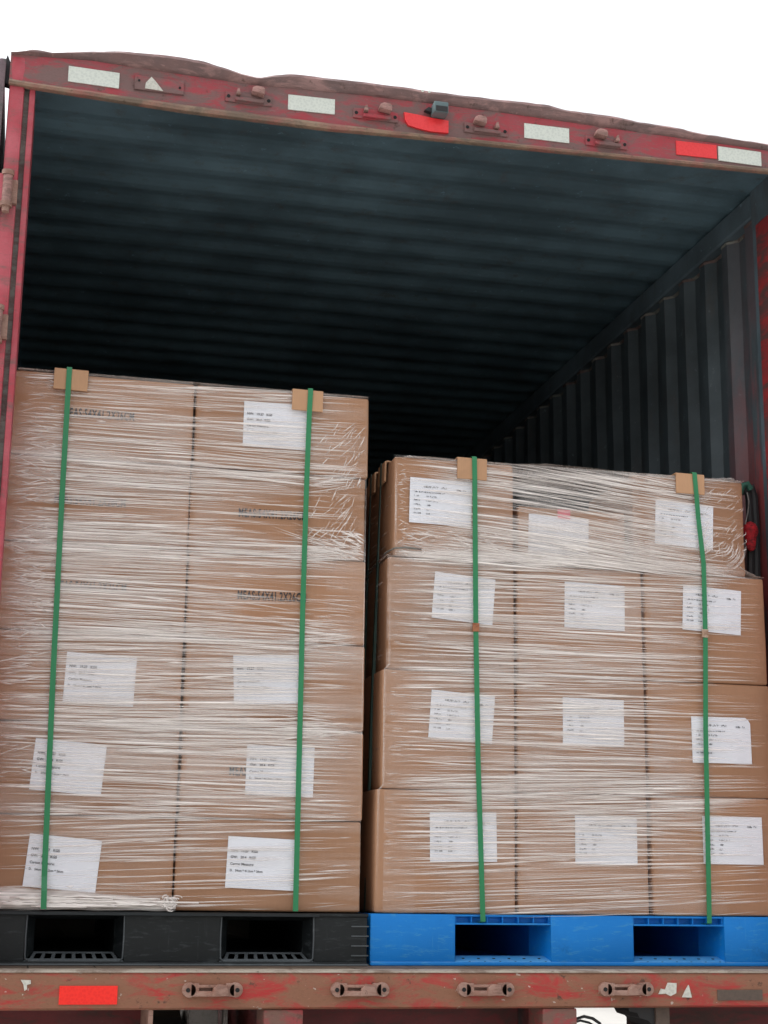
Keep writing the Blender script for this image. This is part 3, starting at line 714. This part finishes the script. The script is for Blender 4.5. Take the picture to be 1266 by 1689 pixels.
# ------------------------------------------------------------------ stretch film
class Film:
    """Wrinkles and gathered folds of the wound film: thin ridged ribbons lying on the cartons' faces."""
    def __init__(s): s.m = MB()
    def ribbon(s, pts, w, op, h=.28, off=None, plane='front', x0=0.0):
        off = random.uniform(.74, 1.25) if off is None else off
        n = len(pts); v = []; a = []
        for i, (x, z) in enumerate(pts):
            x_, z_ = pts[min(i+1, n-1)]; xp, zp = pts[max(i-1, 0)]
            d = math.hypot(x_-xp, z_-zp) or 1; nx_, nz_ = -(z_-zp)/d, (x_-xp)/d
            k = i/(n-1); tap = min(1, 2.6*k+.02, 2.6*(1-k)+.02)
            ww = w*(.45+.55*tap)
            for q, hh, oo in ((-1, 0, .15), (-.35, .8, .9), (.3, 1, 1), (1, 0, .10)):
                px, pz = x+nx_*ww*.5*q, z+nz_*ww*.5*q; dep = off+h*hh*tap
                if plane == 'front': v.append((px, -dep, pz))
                else: v.append((x0+plane*dep, px, pz))
                a.append(op*oo*tap)
        f = []
        for i in range(n-1):
            for q in range(3): f.append((i*4+q, (i+1)*4+q, (i+1)*4+q+1, i*4+q+1))
        s.m.add(v, f, a)
    ztop = 155.8
    def streak(s, x, z, L, slope, w, op, xr, curve=0.0, **k):
        n = max(4, int(L/3)); pts = []
        ph = random.uniform(0, 99)
        for i in range(n+1):
            u = i/n-.5; px = x+u*L
            if px < xr[0] or px > xr[1]: continue
            pz = z+slope*u*L+curve*(u*u-.08)+.20*nz(px*.05, ph)+.05*nz(px*.22, ph)
            if pz < s.ztop: pts.append((px, pz))
        if len(pts) > 3: s.ribbon(pts, w, op, **k)
    def sheet(s, xr, zr, dens, gain, lo, seams):
        dx, dz = 1.25, .30; nxx, nzz = int((xr[1]-xr[0])/dx)+1, int((zr[1]-zr[0])/dz)+1
        idx = {}; v = []; a = []; f = []
        for j in range(nzz):
            for i in range(nxx):
                x, z = xr[0]+i*dx, zr[0]+j*dz
                d = dens(x, z); st_ = .52+.50*nz(x*.011+z*.01, z*.75, 4)+.42*nz(x*.015, z*.30, 8)+.28*nz(x*.05, z*.07, 5)
                op = max(0.0, (d-lo))*gain*max(0, st_)
                for q in seams: op *= min(1, max(.12, (abs(x-q)-.5)/1.5))
                idx[(i, j)] = len(v); v.append((x, -.68-.38*st_, z)); a.append(op)
        for j in range(nzz-1):
            for i in range(nxx-1):
                q = [idx[(i, j)], idx[(i+1, j)], idx[(i+1, j+1)], idx[(i, j+1)]]
                if max(a[k] for k in q) > .045: f.append(tuple(q))
        used = sorted({k for q in f for k in q}); mp = {k: n for n, k in enumerate(used)}
        s.m.add([v[k] for k in used], [tuple(mp[k] for k in q) for q in f], [a[k] for k in used])
    def fan(s, x, z, a0, a1, n, l0, l1, w, op, start=0.0, bend=0.0):
        for i in range(n):
            a = math.radians(random.uniform(a0, a1)); L = random.uniform(l0, l1); st_ = random.uniform(0, 1)*start
            pts = []; zj = random.gauss(0, 1.3); st_ *= 1.6
            for k in range(7):
                u = k/6; r = st_+u*L; b = a+bend*u*random.uniform(.7, 1.3)
                pts.append((x+math.cos(b)*r, min(s.ztop, z+zj+math.sin(b)*r*.75+.25*nz(i, u*3))))
            s.ribbon(pts, w*random.uniform(.6, 1.3), op*random.uniform(.5, 1))
def grid_fn(xk, zk, tab):
    A = np.array(tab, float)
    def f(x, z):
        i = min(max(np.searchsorted(xk, x)-1, 0), len(xk)-2); j = min(max(np.searchsorted(zk, z)-1, 0), len(zk)-2)
        u = min(max((x-xk[i])/(xk[i+1]-xk[i]), 0), 1); v = min(max((z-zk[j])/(zk[j+1]-zk[j]), 0), 1)
        return float((A[j, i]*(1-u)+A[j, i+1]*u)*(1-v)+(A[j+1, i]*(1-u)+A[j+1, i+1]*u)*v)
    return f
# --- taller stack
F1 = Film()
XK = [-54, -44, -30, -10, 5, 25, 40, 54]; ZK = [0, 6, 14, 26, 40, 52, 64, 78, 86, 96, 104, 112, 122, 130, 138, 146, 156]
D1a = grid_fn(XK, ZK, [
    [.30, .30, .30, .30, .15, .12, .12, .12], [.30, .34, .36, .34, .28, .25, .22, .18], [.25, .28, .32, .36, .36, .32, .28, .22], [.40, .45, .50, .52, .55, .5, .40, .25],
    [.45, .55, .66, .70, .68, .62, .52, .42], [.50, .60, .72, .74, .74, .66, .66, .60], [.45, .50, .62, .66, .66, .62, .52, .42], [.50, .58, .70, .72, .66, .60, .55, .60],
    [.45, .72, .78, .74, .50, .14, .10, .20], [.50, .78, .82, .78, .55, .20, .16, .25], [.60, .80, .84, .76, .70, .68, .66, .5], [.45, .62, .62, .60, .40, .14, .10, .3],
    [.45, .76, .78, .72, .60, .34, .22, .30], [.55, .78, .80, .72, .70, .68, .58, .4], [.40, .56, .60, .62, .62, .60, .5, .35], [.22, .34, .42, .50, .52, .50, .46, .3], [.35, .42, .46, .5, .52, .5, .45, .3]])
D1 = lambda x, z: max(D1a(x, z), .34 if x > 42 and z < 108 else 0)
S1 = lambda x, z: (.012+.018*math.sin(z*.13+x*.01)+.020*nz(x*.012, z*.05, 2))*(1 if z > 26 else 1.9)
n = 0
while n < 1650:
    x, z = random.uniform(-54, 54), random.uniform(.5, 155.6); d = D1(x, z)
    if random.random() > d**1.15: continue
    n += 1; L = min(108, random.lognormvariate(3.55, .7)); thick = random.random()
    sl_ = S1(x, z)+random.gauss(0, .008)+(random.choice((-.05, -.035, .04, .055)) if random.random() < .14 else 0); L *= .45+.8*d
    F1.streak(x, z, L, sl_, .26+.62*thick**4, (.36+.60*random.random())*(.70+.45*d), (-54.1, 53.9), random.gauss(0, .5))
F1.sheet((-54, 54), (0, 156), D1, .78, .20, (0,))
# puckers near the post, corner crumples and bursts where the film crosses an edge
for zc, k in ((150, 14), (138, 26), (128, 34), (118, 36), (106, 40), (92, 40), (82, 30), (66, 20), (40, 16)):
    for i in range(k): F1.streak(random.uniform(-51, -40), zc+random.gauss(0, 5), random.uniform(3, 11), random.gauss(0, .22), random.uniform(.28, .6), random.uniform(.35, .8), (-54, 0), random.gauss(0, .6))
for i in range(90):
    z = random.uniform(112, 148); x = 54-abs(random.gauss(0, 1))*5-(148-z)*.10
    a = math.radians(random.uniform(35, 78)); L = random.uniform(2, 9); pts = [(x-math.cos(a)*L*(1-k/5), z-math.sin(a)*L*(1-k/5)+.3*nz(k*.5, i)) for k in range(6)]
    pts = [(min(px, 53.8), pz) for px, pz in pts]; F1.ribbon(pts, random.uniform(.22, .5), random.uniform(.4, .85))
for i in range(60):
    F1.streak(random.uniform(44, 52.5), random.uniform(104, 112), random.uniform(2, 7), random.uniform(-.7, .2), random.uniform(.3, .8), random.uniform(.5, .95), (35, 53.9))
F1.fan(53.8, 104.5, 158, 182, 34, 9, 26, .5, .8, 5); F1.fan(53.8, 79.5, 170, 192, 34, 6, 22, .5, .75, 8); F1.fan(53.6, 53, 170, 192, 32, 6, 22, .5, .75, 8); F1.fan(53.6, 130.5, 176, 200, 26, 8, 20, .45, .8, 4)
for zc in (26, 52, 78, 104, 130):
    for i in range(26): F1.streak(random.uniform(-52, 50), zc+random.gauss(0, 1.6), random.uniform(12, 40), random.gauss(.005, .012), random.uniform(.4, .9), random.uniform(.35, .7), (-54, 53.9))
F1.ribbon([(53.5+.15*nz(zz*.3, 5), zz) for zz in np.arange(.8, 155, 1.5)], .4, .32, off=.55)
for i in range(110):     # the same film going round the side that faces the gap
    z = random.uniform(1, 155); y0 = random.uniform(0, 50); L = random.uniform(5, 30)
    F1.ribbon([(y0+L*k/6, z+.2*nz(i, k*.4)) for k in range(7)], random.uniform(.3, .8), random.uniform(.15, .45), plane=1, x0=54.2, off=random.uniform(.1, .4))
# loose ends
for i in range(16): F1.streak(random.uniform(8, 50), random.uniform(80, 92), random.uniform(8, 26), random.uniform(-.12, .02), .42, .6, (-54, 53.8), random.gauss(0, 1.2))
wrap1 = obj('stretch_wrap', F1.m, M['film'], None, (0, -.6, 0), fold=True)
tag(wrap1, 'clear stretch film wound round the taller carton stack on black pallet', 'stretch film', 'stretch film round the stacks')
def crumple(parent, origin, x0, x1, y0, y1, ztop, amp, op, name='film_top'):
    m = MB(); nx_, ny = int((x1-x0)/1.0)+1, 12; v = []; a = []; f = []
    for j in range(ny):
        for i in range(nx_):
            x = x0+(x1-x0)*i/(nx_-1); y = y0+(y1-y0)*j/(ny-1); k = i/(nx_-1)
            h = abs(nz(x*.10, y*.08, 3))*.9+abs(nz(x*.35, y*.3, 6))*.7
            ed = min(1, 5*k, 5*(1-k))*(min(1, j/2) if j < 3 else 1)
            zz = ztop(x) if callable(ztop) else ztop
            v.append((x, y, zz+amp*h*ed+.15)); a.append(op*(.45+.75*abs(nz(x*.3, y*.5, 2))))
    for j in range(ny-1):
        for i in range(nx_-1):
            q = j*nx_+i; f.append((q, q+1, q+nx_+1, q+nx_))
    m.add(v, f, a); return obj(name, m, M['film'], parent, origin, fold=True)
crumple(wrap1, (0, -.6, 0), -53, -1, -.9, 30, 155.9, .5, .5); crumple(wrap1, (0, -.6, 0), -2, 54, -.9, 30, 155.9, 1.0, .6)
# gathered rope of film along the foot of the left column
m = MB(); v = []; f = []; a = []; nx_, nv = 90, 15
for i in range(nx_):
    x = -54+54.5*i/(nx_-1); hh = interp([(-54, 5.6), (-45, 6.2), (-25, 5.2), (-10, 3.8), (-4, 3.2), (.5, 3.4)], x)
    for k in range(nv):
        u = k/(nv-1); bul = math.sin(math.pi*min(1, u*1.05))
        fold_ = .55*nz(x*.07, u*9, 2)+.35*nz(x*.2, u*16, 5)
        v.append((x, -.6-(1.5+fold_)*bul, .05+u*hh+.3*nz(x*.12, u*3))); a.append(min(1, max(0, (.78+.6*nz(x*.05, u*7, 9)+.35*nz(x*.25, u*14, 1))*min(1, (1-u)*5))))
for i in range(nx_-1):
    for k in range(nv-1): q = i*nv+k; f.append((q, q+nv, q+nv+1, q+1))
m.add(v, f, a)
for i in range(40):
    x = random.uniform(-52, -4); L = random.uniform(5, 16); z = random.uniform(.8, 3.8); pts = [(x+L*k/6, -2.3+.3*nz(i, k), z+.35*nz(x+k, i)) for k in range(7)]
    m.tube(pts, random.uniform(.10, .22), 5)
for i in range(34):
    c0 = Vector((-1.2+random.gauss(0, 1.0), -2.0, 2.2+random.gauss(0, .9))); rr = random.uniform(.5, 1.5); a0 = random.uniform(0, 6.3); e_ = random.uniform(.4, 1)
    m.tube([c0+Vector((rr*math.cos(a0+k*.45), .35*math.sin(k*.9+i), rr*e_*math.sin(a0+k*.45))) for k in range(6)], random.uniform(.10, .26), 5)
m.a[-34*30:] = [.72]*(34*30)
obj('film_rope', m, M['film'], wrap1, (0, -.6, 0), fold=True)['label'] = 'gathered rope of film with a knot'

# --- lower stack
F2 = Film(); F2.ztop = 137.9
XK = [60, 70, 85, 100, 115, 130, 145, 160, 172, 185]; ZK = [0, 8, 18, 30, 36, 44, 54, 66, 72, 82, 94, 103, 106, 112, 119, 126, 132, 138]
D2a = grid_fn(XK, ZK, [
    [.2, .3, .4, .4, .4, .4, .42, .40, .25, .1], [.2, .32, .40, .42, .42, .42, .44, .40, .26, .1], [.22, .36, .40, .42, .44, .44, .46, .40, .22, .08], [.3, .5, .55, .58, .60, .62, .60, .46, .3, .14],
    [.4, .6, .7, .72, .74, .74, .70, .56, .34, .2], [.3, .36, .34, .46, .5, .50, .52, .44, .24, .08], [.3, .44, .46, .52, .54, .54, .54, .36, .16, .05], [.36, .52, .55, .55, .56, .56, .54, .36, .16, .06],
    [.4, .56, .6, .6, .6, .6, .58, .44, .26, .12], [.34, .52, .55, .56, .56, .56, .54, .36, .12, .03], [.36, .55, .60, .62, .62, .62, .6, .42, .10, .02], [.45, .66, .72, .74, .74, .74, .70, .6, .34, .2],
    [.5, .75, .82, .86, .90, .95, .95, .7, .5, .3], [.22, .45, .62, .74, .86, .92, .86, .5, .3, .15], [.12, .16, .46, .50, .62, .72, .70, .34, .14, .08], [.12, .16, .5, .46, .42, .48, .55, .40, .16, .08],
    [.15, .24, .55, .50, .50, .56, .60, .50, .22, .1], [.35, .45, .55, .66, .80, .82, .75, .5, .35, .3]])
D2 = lambda x, z: max(D2a(x, z), .46 if x < 70 and z < 106 else (.17 if x > 165 and z < 106 else 0))
def S2(x, z):
    if z > 105:
        return -.03-.085*max(0, min(1, (x-78)/45))*max(0, min(1, (165-x)/22))*(1 if z > 109 else .55)
    return (.012+.03*max(0, (50-z)/50)+.016*math.sin(z*.21))+.018*nz(x*.012, z*.06, 6)
n = 0
while n < 1750:
    x, z = random.uniform(60, 185), random.uniform(.5, 138); d = D2(x, z)
    if z > 106 and (x < 62.8 or x > 180): continue
    if random.random() > d**1.15: continue
    n += 1; L = min(110, random.lognormvariate(3.5, .7)); thick = random.random(); top = z > 106
    xr = (62.7, 179.9) if top else (60.3, 186)
    if x < 160 and random.random() < .5 and not top: xr = (xr[0], 164)
    F2.streak(x, z, L, S2(x, z)+random.gauss(0, .008)+(random.choice((-.05, -.03, .04)) if random.random() < .10 else 0), .26+.60*thick**4, (.36+.62*random.random())*(.70+.45*d), xr, random.gauss(0, .5))
D2c = lambda x, z: 0 if (z > 106 and (x < 63 or x > 179)) else D2(x, z)
F2.sheet((60.5, 185), (0, 138), D2c, .76, .22, (101.6, 144.3))
D2t = grid_fn([62, 80, 102, 140, 160, 180], [105, 108, 113, 120, 130, 138.2], [[.5, .6, .7, .75, .5, .3], [.3, .5, .85, 1, .6, .2], [.1, .2, .5, .6, .3, .08], [.04, .08, .16, .22, .12, .04], [.06, .14, .10, .14, .16, .05], [.2, .3, .5, .5, .3, .2]])
F2.sheet((62.8, 179.8), (105.8, 138), D2t, .95, .12, ())
for i in range(120):      # beaded folds along the near corners
    z = random.uniform(1, 105); x0 = interp([(0, 59), (36, 60), (72, 61), (105, 61)], z)
    F2.streak(x0+random.uniform(.9, 3.0), z, random.uniform(2.5, 9), random.gauss(0, .04), random.uniform(.25, .45), random.uniform(.2, .6), (x0+.3, 90))
for i in range(46): F2.streak(random.uniform(63.5, 66), random.uniform(107, 137), random.uniform(1, 3.5), random.gauss(0, .5), .35, random.uniform(.3, .7), (62.9, 80))
for i in range(70):
    x, z = random.uniform(64, 98), random.uniform(106.5, 114.5); F2.streak(x, z, random.uniform(3, 12), random.gauss(-.05, .3), random.uniform(.3, .7), random.uniform(.3, .75), (62.9, 105), random.gauss(0, 1.5))
for i in range(60): F2.streak(random.uniform(63, 120), 106.6+random.gauss(0, 1.0), random.uniform(8, 30), random.gauss(-.01, .03), random.uniform(.5, 1.1), random.uniform(.45, .85), (61, 184))
for i in range(80):      # diagonal puckers on the right end of the top layer
    x, z = random.uniform(163, 178.5), random.uniform(107, 137); a = math.radians(random.uniform(25, 55)) if z > 113 else math.radians(random.uniform(40, 110)); L = random.uniform(1.5, 6)
    pts = [(min(179.8, x+math.cos(a)*L*k/5), min(137.9, z+math.sin(a)*L*k/5)) for k in range(6)]; F2.ribbon(pts, random.uniform(.22, .5), random.uniform(.25, .8))
for i in range(26):
    r = random.uniform(2, 9); pts = [(min(179.8, 171+r*math.cos(t)), 117+r*1.1*math.sin(t)) for t in np.linspace(-1.5+random.uniform(-.3, .3), -.3+random.uniform(-.3, .6), 7)]; F2.ribbon(pts, random.uniform(.25, .5), random.uniform(.3, .75))
F2.fan(162, 112, 20, 70, 26, 4, 13, .4, .75, 3); F2.fan(179.6, 106.5, 168, 184, 30, 8, 30, .5, .6, 6)
# film drawn tight over the upright corners
CP = [(0, 58.3), (35.4, 58.4), (35.8, 59.8), (71.2, 59.8), (71.6, 61.2), (105, 61.2)]
for q_ in range(2):
    F2.ribbon([(interp(CP, zz)+.3+.35*q_+.12*nz(zz*.3, q_), zz) for zz in np.arange(.6, 105, 1.5)], .4, .42-.15*q_, off=.55)
    F2.ribbon([(62.9+.35*q_+.12*nz(zz*.3, q_+5), zz) for zz in np.arange(107, 137.6, 1.5)], .4, .5-.15*q_, off=.55)
# the film going round the side that faces the gap
for i in range(150):
    z = random.uniform(1, 137); y0 = random.uniform(0, 30); L = random.uniform(4, 22); x0 = interp([(0, 58.6), (36, 59.8), (72, 60.3), (105, 60.3), (106, 62.4), (138, 62.4)], z)
    F2.ribbon([(y0+L*k/6, z+.02*L*k/6+.2*nz(i, k*.4)) for k in range(7)], random.uniform(.3, .8), random.uniform(.15, .45), plane=-1, x0=x0, off=random.uniform(.1, .4))
wrap2 = obj('stretch_wrap', F2.m, M['film'], None, (123, -.6, 0), fold=True)
tag(wrap2, 'clear stretch film wound round the lower carton stack on blue pallet', 'stretch film', 'stretch film round the stacks')
O2 = (123, -.6, 0)
tz2 = lambda x: interp([(62, 137.0), (72, 138.0), (90, 137.8), (101, 137.7), (112, 138.6), (128, 138.3), (142, 137.9), (160, 138.0), (181, 137.8)], x)
crumple(wrap2, O2, 62.5, 180.2, -.9, 30, tz2, .8, .75)
crumple(wrap2, O2, 66, 74, 1, 9, 138.0, 2.4, .7); crumple(wrap2, O2, 167, 179.5, -.5, 10, 138.0, 2.6, .75)
# shoulder where the top layer steps in
for xa, xb, za in ((60.2, 64, 106.2), (177.5, 186.2, 106.2)):
    m = MB(); v = []; a = []; f = []
    for j in range(12):
        for i in range(12):
            k = i/11; x = xa+(xb-xa)*k; y = -.8+38*(j/11)**1.5
            rise = (k if xa < 100 else 1-k)**2*3.2
            v.append((x, y-.2*abs(nz(x, j)), za+rise+.35*nz(x*.8, y*.3))); a.append(.38+.5*abs(nz(x*.9, y*.4, 3)))
    for j in range(11):
        for i in range(11): q = j*12+i; f.append((q, q+1, q+13, q+12))
    m.add(v, f, a); obj('film_shoulder', m, M['film'], wrap2, O2, fold=True)
m = MB(); m.tube([(59.6, 34, 103.4), (60.4, 24, 104.6), (60.6, 12, 106.3), (61.0, 3, 107.6), (62.6, -1.4, 108.2), (66, -1.7, 108.5), (71, -1.5, 108.3)], .27, 8)
obj('film_rope', m, M['groove'], wrap2, O2, smooth=True)['label'] = 'grey green twisted cord of film at the step'

# ------------------------------------------------------------------ edge protectors and straps
def protector(x, z, w, h, label, tilt=0.0):
    o = (x, -1.2, z); m = MB()
    prof = [(-1.95, -h), (-1.95, 0), (-1.7, .3), (-1.3, .45), (7, .45), (7, 0.0), (-1.25, 0.0), (-1.25, -h)]
    m.strip([[(xx, y, zz) for y, zz in [(a, z+b) for a, b in prof]] for xx in (x-w/2, x+w/2)], True)
    p = obj('edge_protector', m, M['cardlight'], None, o, bevel=.12); p.rotation_euler = (0, math.radians(tilt), 0)
    return tag(p, label, 'edge protector', 'board pads under the green straps')
protector(-37.4, 156.3, 10.0, 6.2, 'tan board edge pad on the taller stack nearest the red post', .8)
protector(34.4, 156.0, 9.6, 6.4, 'tan board edge pad on the taller stack above a white label', .8)
protector(87.2, 138.2, 9.6, 6.6, 'tan board edge pad on the lower stack near its dim side', .5)
protector(160.7, 138.5, 9.8, 6.4, 'tan board edge pad on the lower stack near the truck side wall', .5)
SG = 'green straps round the stacks'
def strap(pts, ztop, label, seal=None, foot=None):
    w = .78; o = (pts[0][0], -2.2, pts[-1][1]); m = MB(); secs = []
    path = [(p[0], -2.25 if p[1] > ztop-9 else -3.9 if p[0] < 0 and p[1] < 6 else -1.75, p[1]) for p in pts]
    path = [(pts[0][0], 100, ztop+.8), (pts[0][0], 8, ztop+.9), (pts[0][0], -1.0, ztop+.95), (pts[0][0], -2.0, ztop+.75)]+path
    if foot: path.append((pts[-1][0], -1.0, pts[-1][1]-.2)); path.append((pts[-1][0], 6, pts[-1][1]-.25))
    out = []
    for a, b in zip(path[3:], path[4:]):
        out += [tuple(a[k]+(b[k]-a[k])*u/6 for k in range(3)) for u in range(6)]
    path = path[:3]+out+[path[-1]]
    for i, (x, y, z) in enumerate(path):
        q = path[min(i+1, len(path)-1)]; p = path[max(i-1, 0)]
        d = Vector((q[0]-p[0], q[1]-p[1], q[2]-p[2])).normalized(); nrm = Vector((1, 0, 0)).cross(d).normalized()*.07
        secs.append([(x-w, y-nrm.y, z-nrm.z), (x+w, y-nrm.y, z-nrm.z), (x+w, y+nrm.y, z+nrm.z), (x-w, y+nrm.y, z+nrm.z)])
    m.strip(secs, True); s = obj('strap', m, M['strap'], None, o); tag(s, label, 'strap', SG)
    if seal:
        x, z, mat = seal; m = MB(); m.box(x-1.0, x+1.0, -2.15, -1.3, z-1.3, z+1.3); m.box(x-1.08, x+1.08, -2.3, -1.6, z-.25, z+.3); m.box(x-1.05, x+1.05, -2.24, -1.6, z+.8, z+1.1)
        obj('buckle', m, M[mat], s, o, bevel=.1)
strap([(-38.1, 156.0), (-38.1, 150), (-37.9, 117.2), (-37.3, 67.3), (-36.2, 9), (-36.05, 5), (-35.9, .2)], 156.3, 'green strap on the taller stack running down near the red post')
strap([(35.1, 155.6), (34.9, 149.5), (34.7, 126.1), (34.5, 88.6), (34.7, .2)], 156.0, 'green strap on the taller stack crossing labels near the stack gap')
strap([(87.8, 137.8), (87.9, 131), (88.2, 110.5), (88.4, 84.9), (89.1, 45.4), (90.6, -2.2)], 138.2, 'green strap on the lower stack with a copper brown seal', (88.4, 84.9, 'buckle'), True)
strap([(162.1, 138.2), (162.5, 131.5), (163.1, 124), (164.4, 109.3), (164.2, 86.7), (163.2, 57.0), (162.3, -2.2)], 138.5, 'green strap on the lower stack with a pale silver seal', (164.1, 86.7, 'buckleclear'), True)
# pads and cross strap on the side facing the gap
for y in (12.5, 27.0):
    m = MB(); m.strip([[(62.2, yy, 138.4), (61.3, yy, 138.0), (61.2, yy, 131.5), (61.8, yy, 131.4), (61.9, yy, 137.8), (66, yy, 138.0)] for yy in (y-4.6, y+4.6)], True)
    p = obj('edge_protector', m, M['cardlight'], None, (61.5, y, 138), bevel=.1)
    tag(p, 'brown board pad on the dim side of the lower stack, nearest its front corner' if y < 20 else 'brown board pad on the dim side of the lower stack, farther inside', 'edge protector', 'board pads under the green straps')
    m = MB(); m.strip([[(61.0, y+dy, 138.5), (60.9, y+dy, 130), (58.9, y+dy, 60), (58.0, y+dy, 0), (58.1, y+dy, 0), (60.0, y+dy, 60), (61.1, y+dy, 130), (61.2, y+dy, 138.3)] for dy in (-.8, .8)], True)
    s = obj('strap', m, M['strapdark'], None, (61, y, 0)); tag(s, 'dark strap down the dim side of the lower stack, nearest its front corner' if y < 20 else 'dark strap down the dim side of the lower stack, farther inside', 'strap', SG)

# ------------------------------------------------------------------ hanging strap on the right wall
hs_o = (188, 13, 90)
hb = thing('hanging_strap', 'dark coiled strap with red tie hanging on truck wall beside the lower stack', 'cargo strap', hs_o)
H = lambda n_, mb, mat, **k: obj(n_, mb, mat, hb, hs_o, **k)
for dx, dy in ((0, 0), (1.6, 1.0), (3.0, .3)):
    m = MB(); m.tube([(185.5+dx, 13+dy, 137.5), (184.8+dx, 12.5+dy, 139), (186.5+dx, 12.5+dy, 140), (188.5+dx*.7, 13+dy, 137), (188.8+dx*.7, 13+dy, 125), (188+dx*.8, 13+dy, 108), (187.5+dx, 13+dy, 96)], 1.3, 8); H('webbing', m, M['rubber'], smooth=True)
m = MB(); m.tube([(184.3, 11, 137.0), (185.2, 10.6, 139.6), (187.0, 10.6, 140.3), (188.2, 10.8, 138.5)], 1.1, 8); H('green_loop', m, M['loopgreen'], smooth=True)
m = MB(); secs = []
for k, (zz, rr) in enumerate(((117.4, .9), (118.2, 1.6), (120, 1.75), (122, 2.0), (123.6, 2.6), (125, 2.7), (126.2, 2.1), (127.0, 1.0), (127.2, .2))):
    secs.append([(187.2+rr*(1+.28*nz(a*1.3, k*.8, 4))*math.cos(a)+.3*nz(k*.5, 2), 10.2+.8*rr*(1+.25*nz(a*1.6, k, 8))*math.sin(a), zz+.3*nz(a, k)) for a in [2*math.pi*q/18 for q in range(18)]])
m.strip(secs, True); H('red_cloth_tie', m, M['redcloth'], smooth=True)
m = MB(); m.tube([(186.2, 9.5, 137), (186.6, 9.2, 134), (186.0, 9.2, 130), (185.0, 9.4, 126)], .2, 6); H('cord', m, M['tank'], smooth=True)
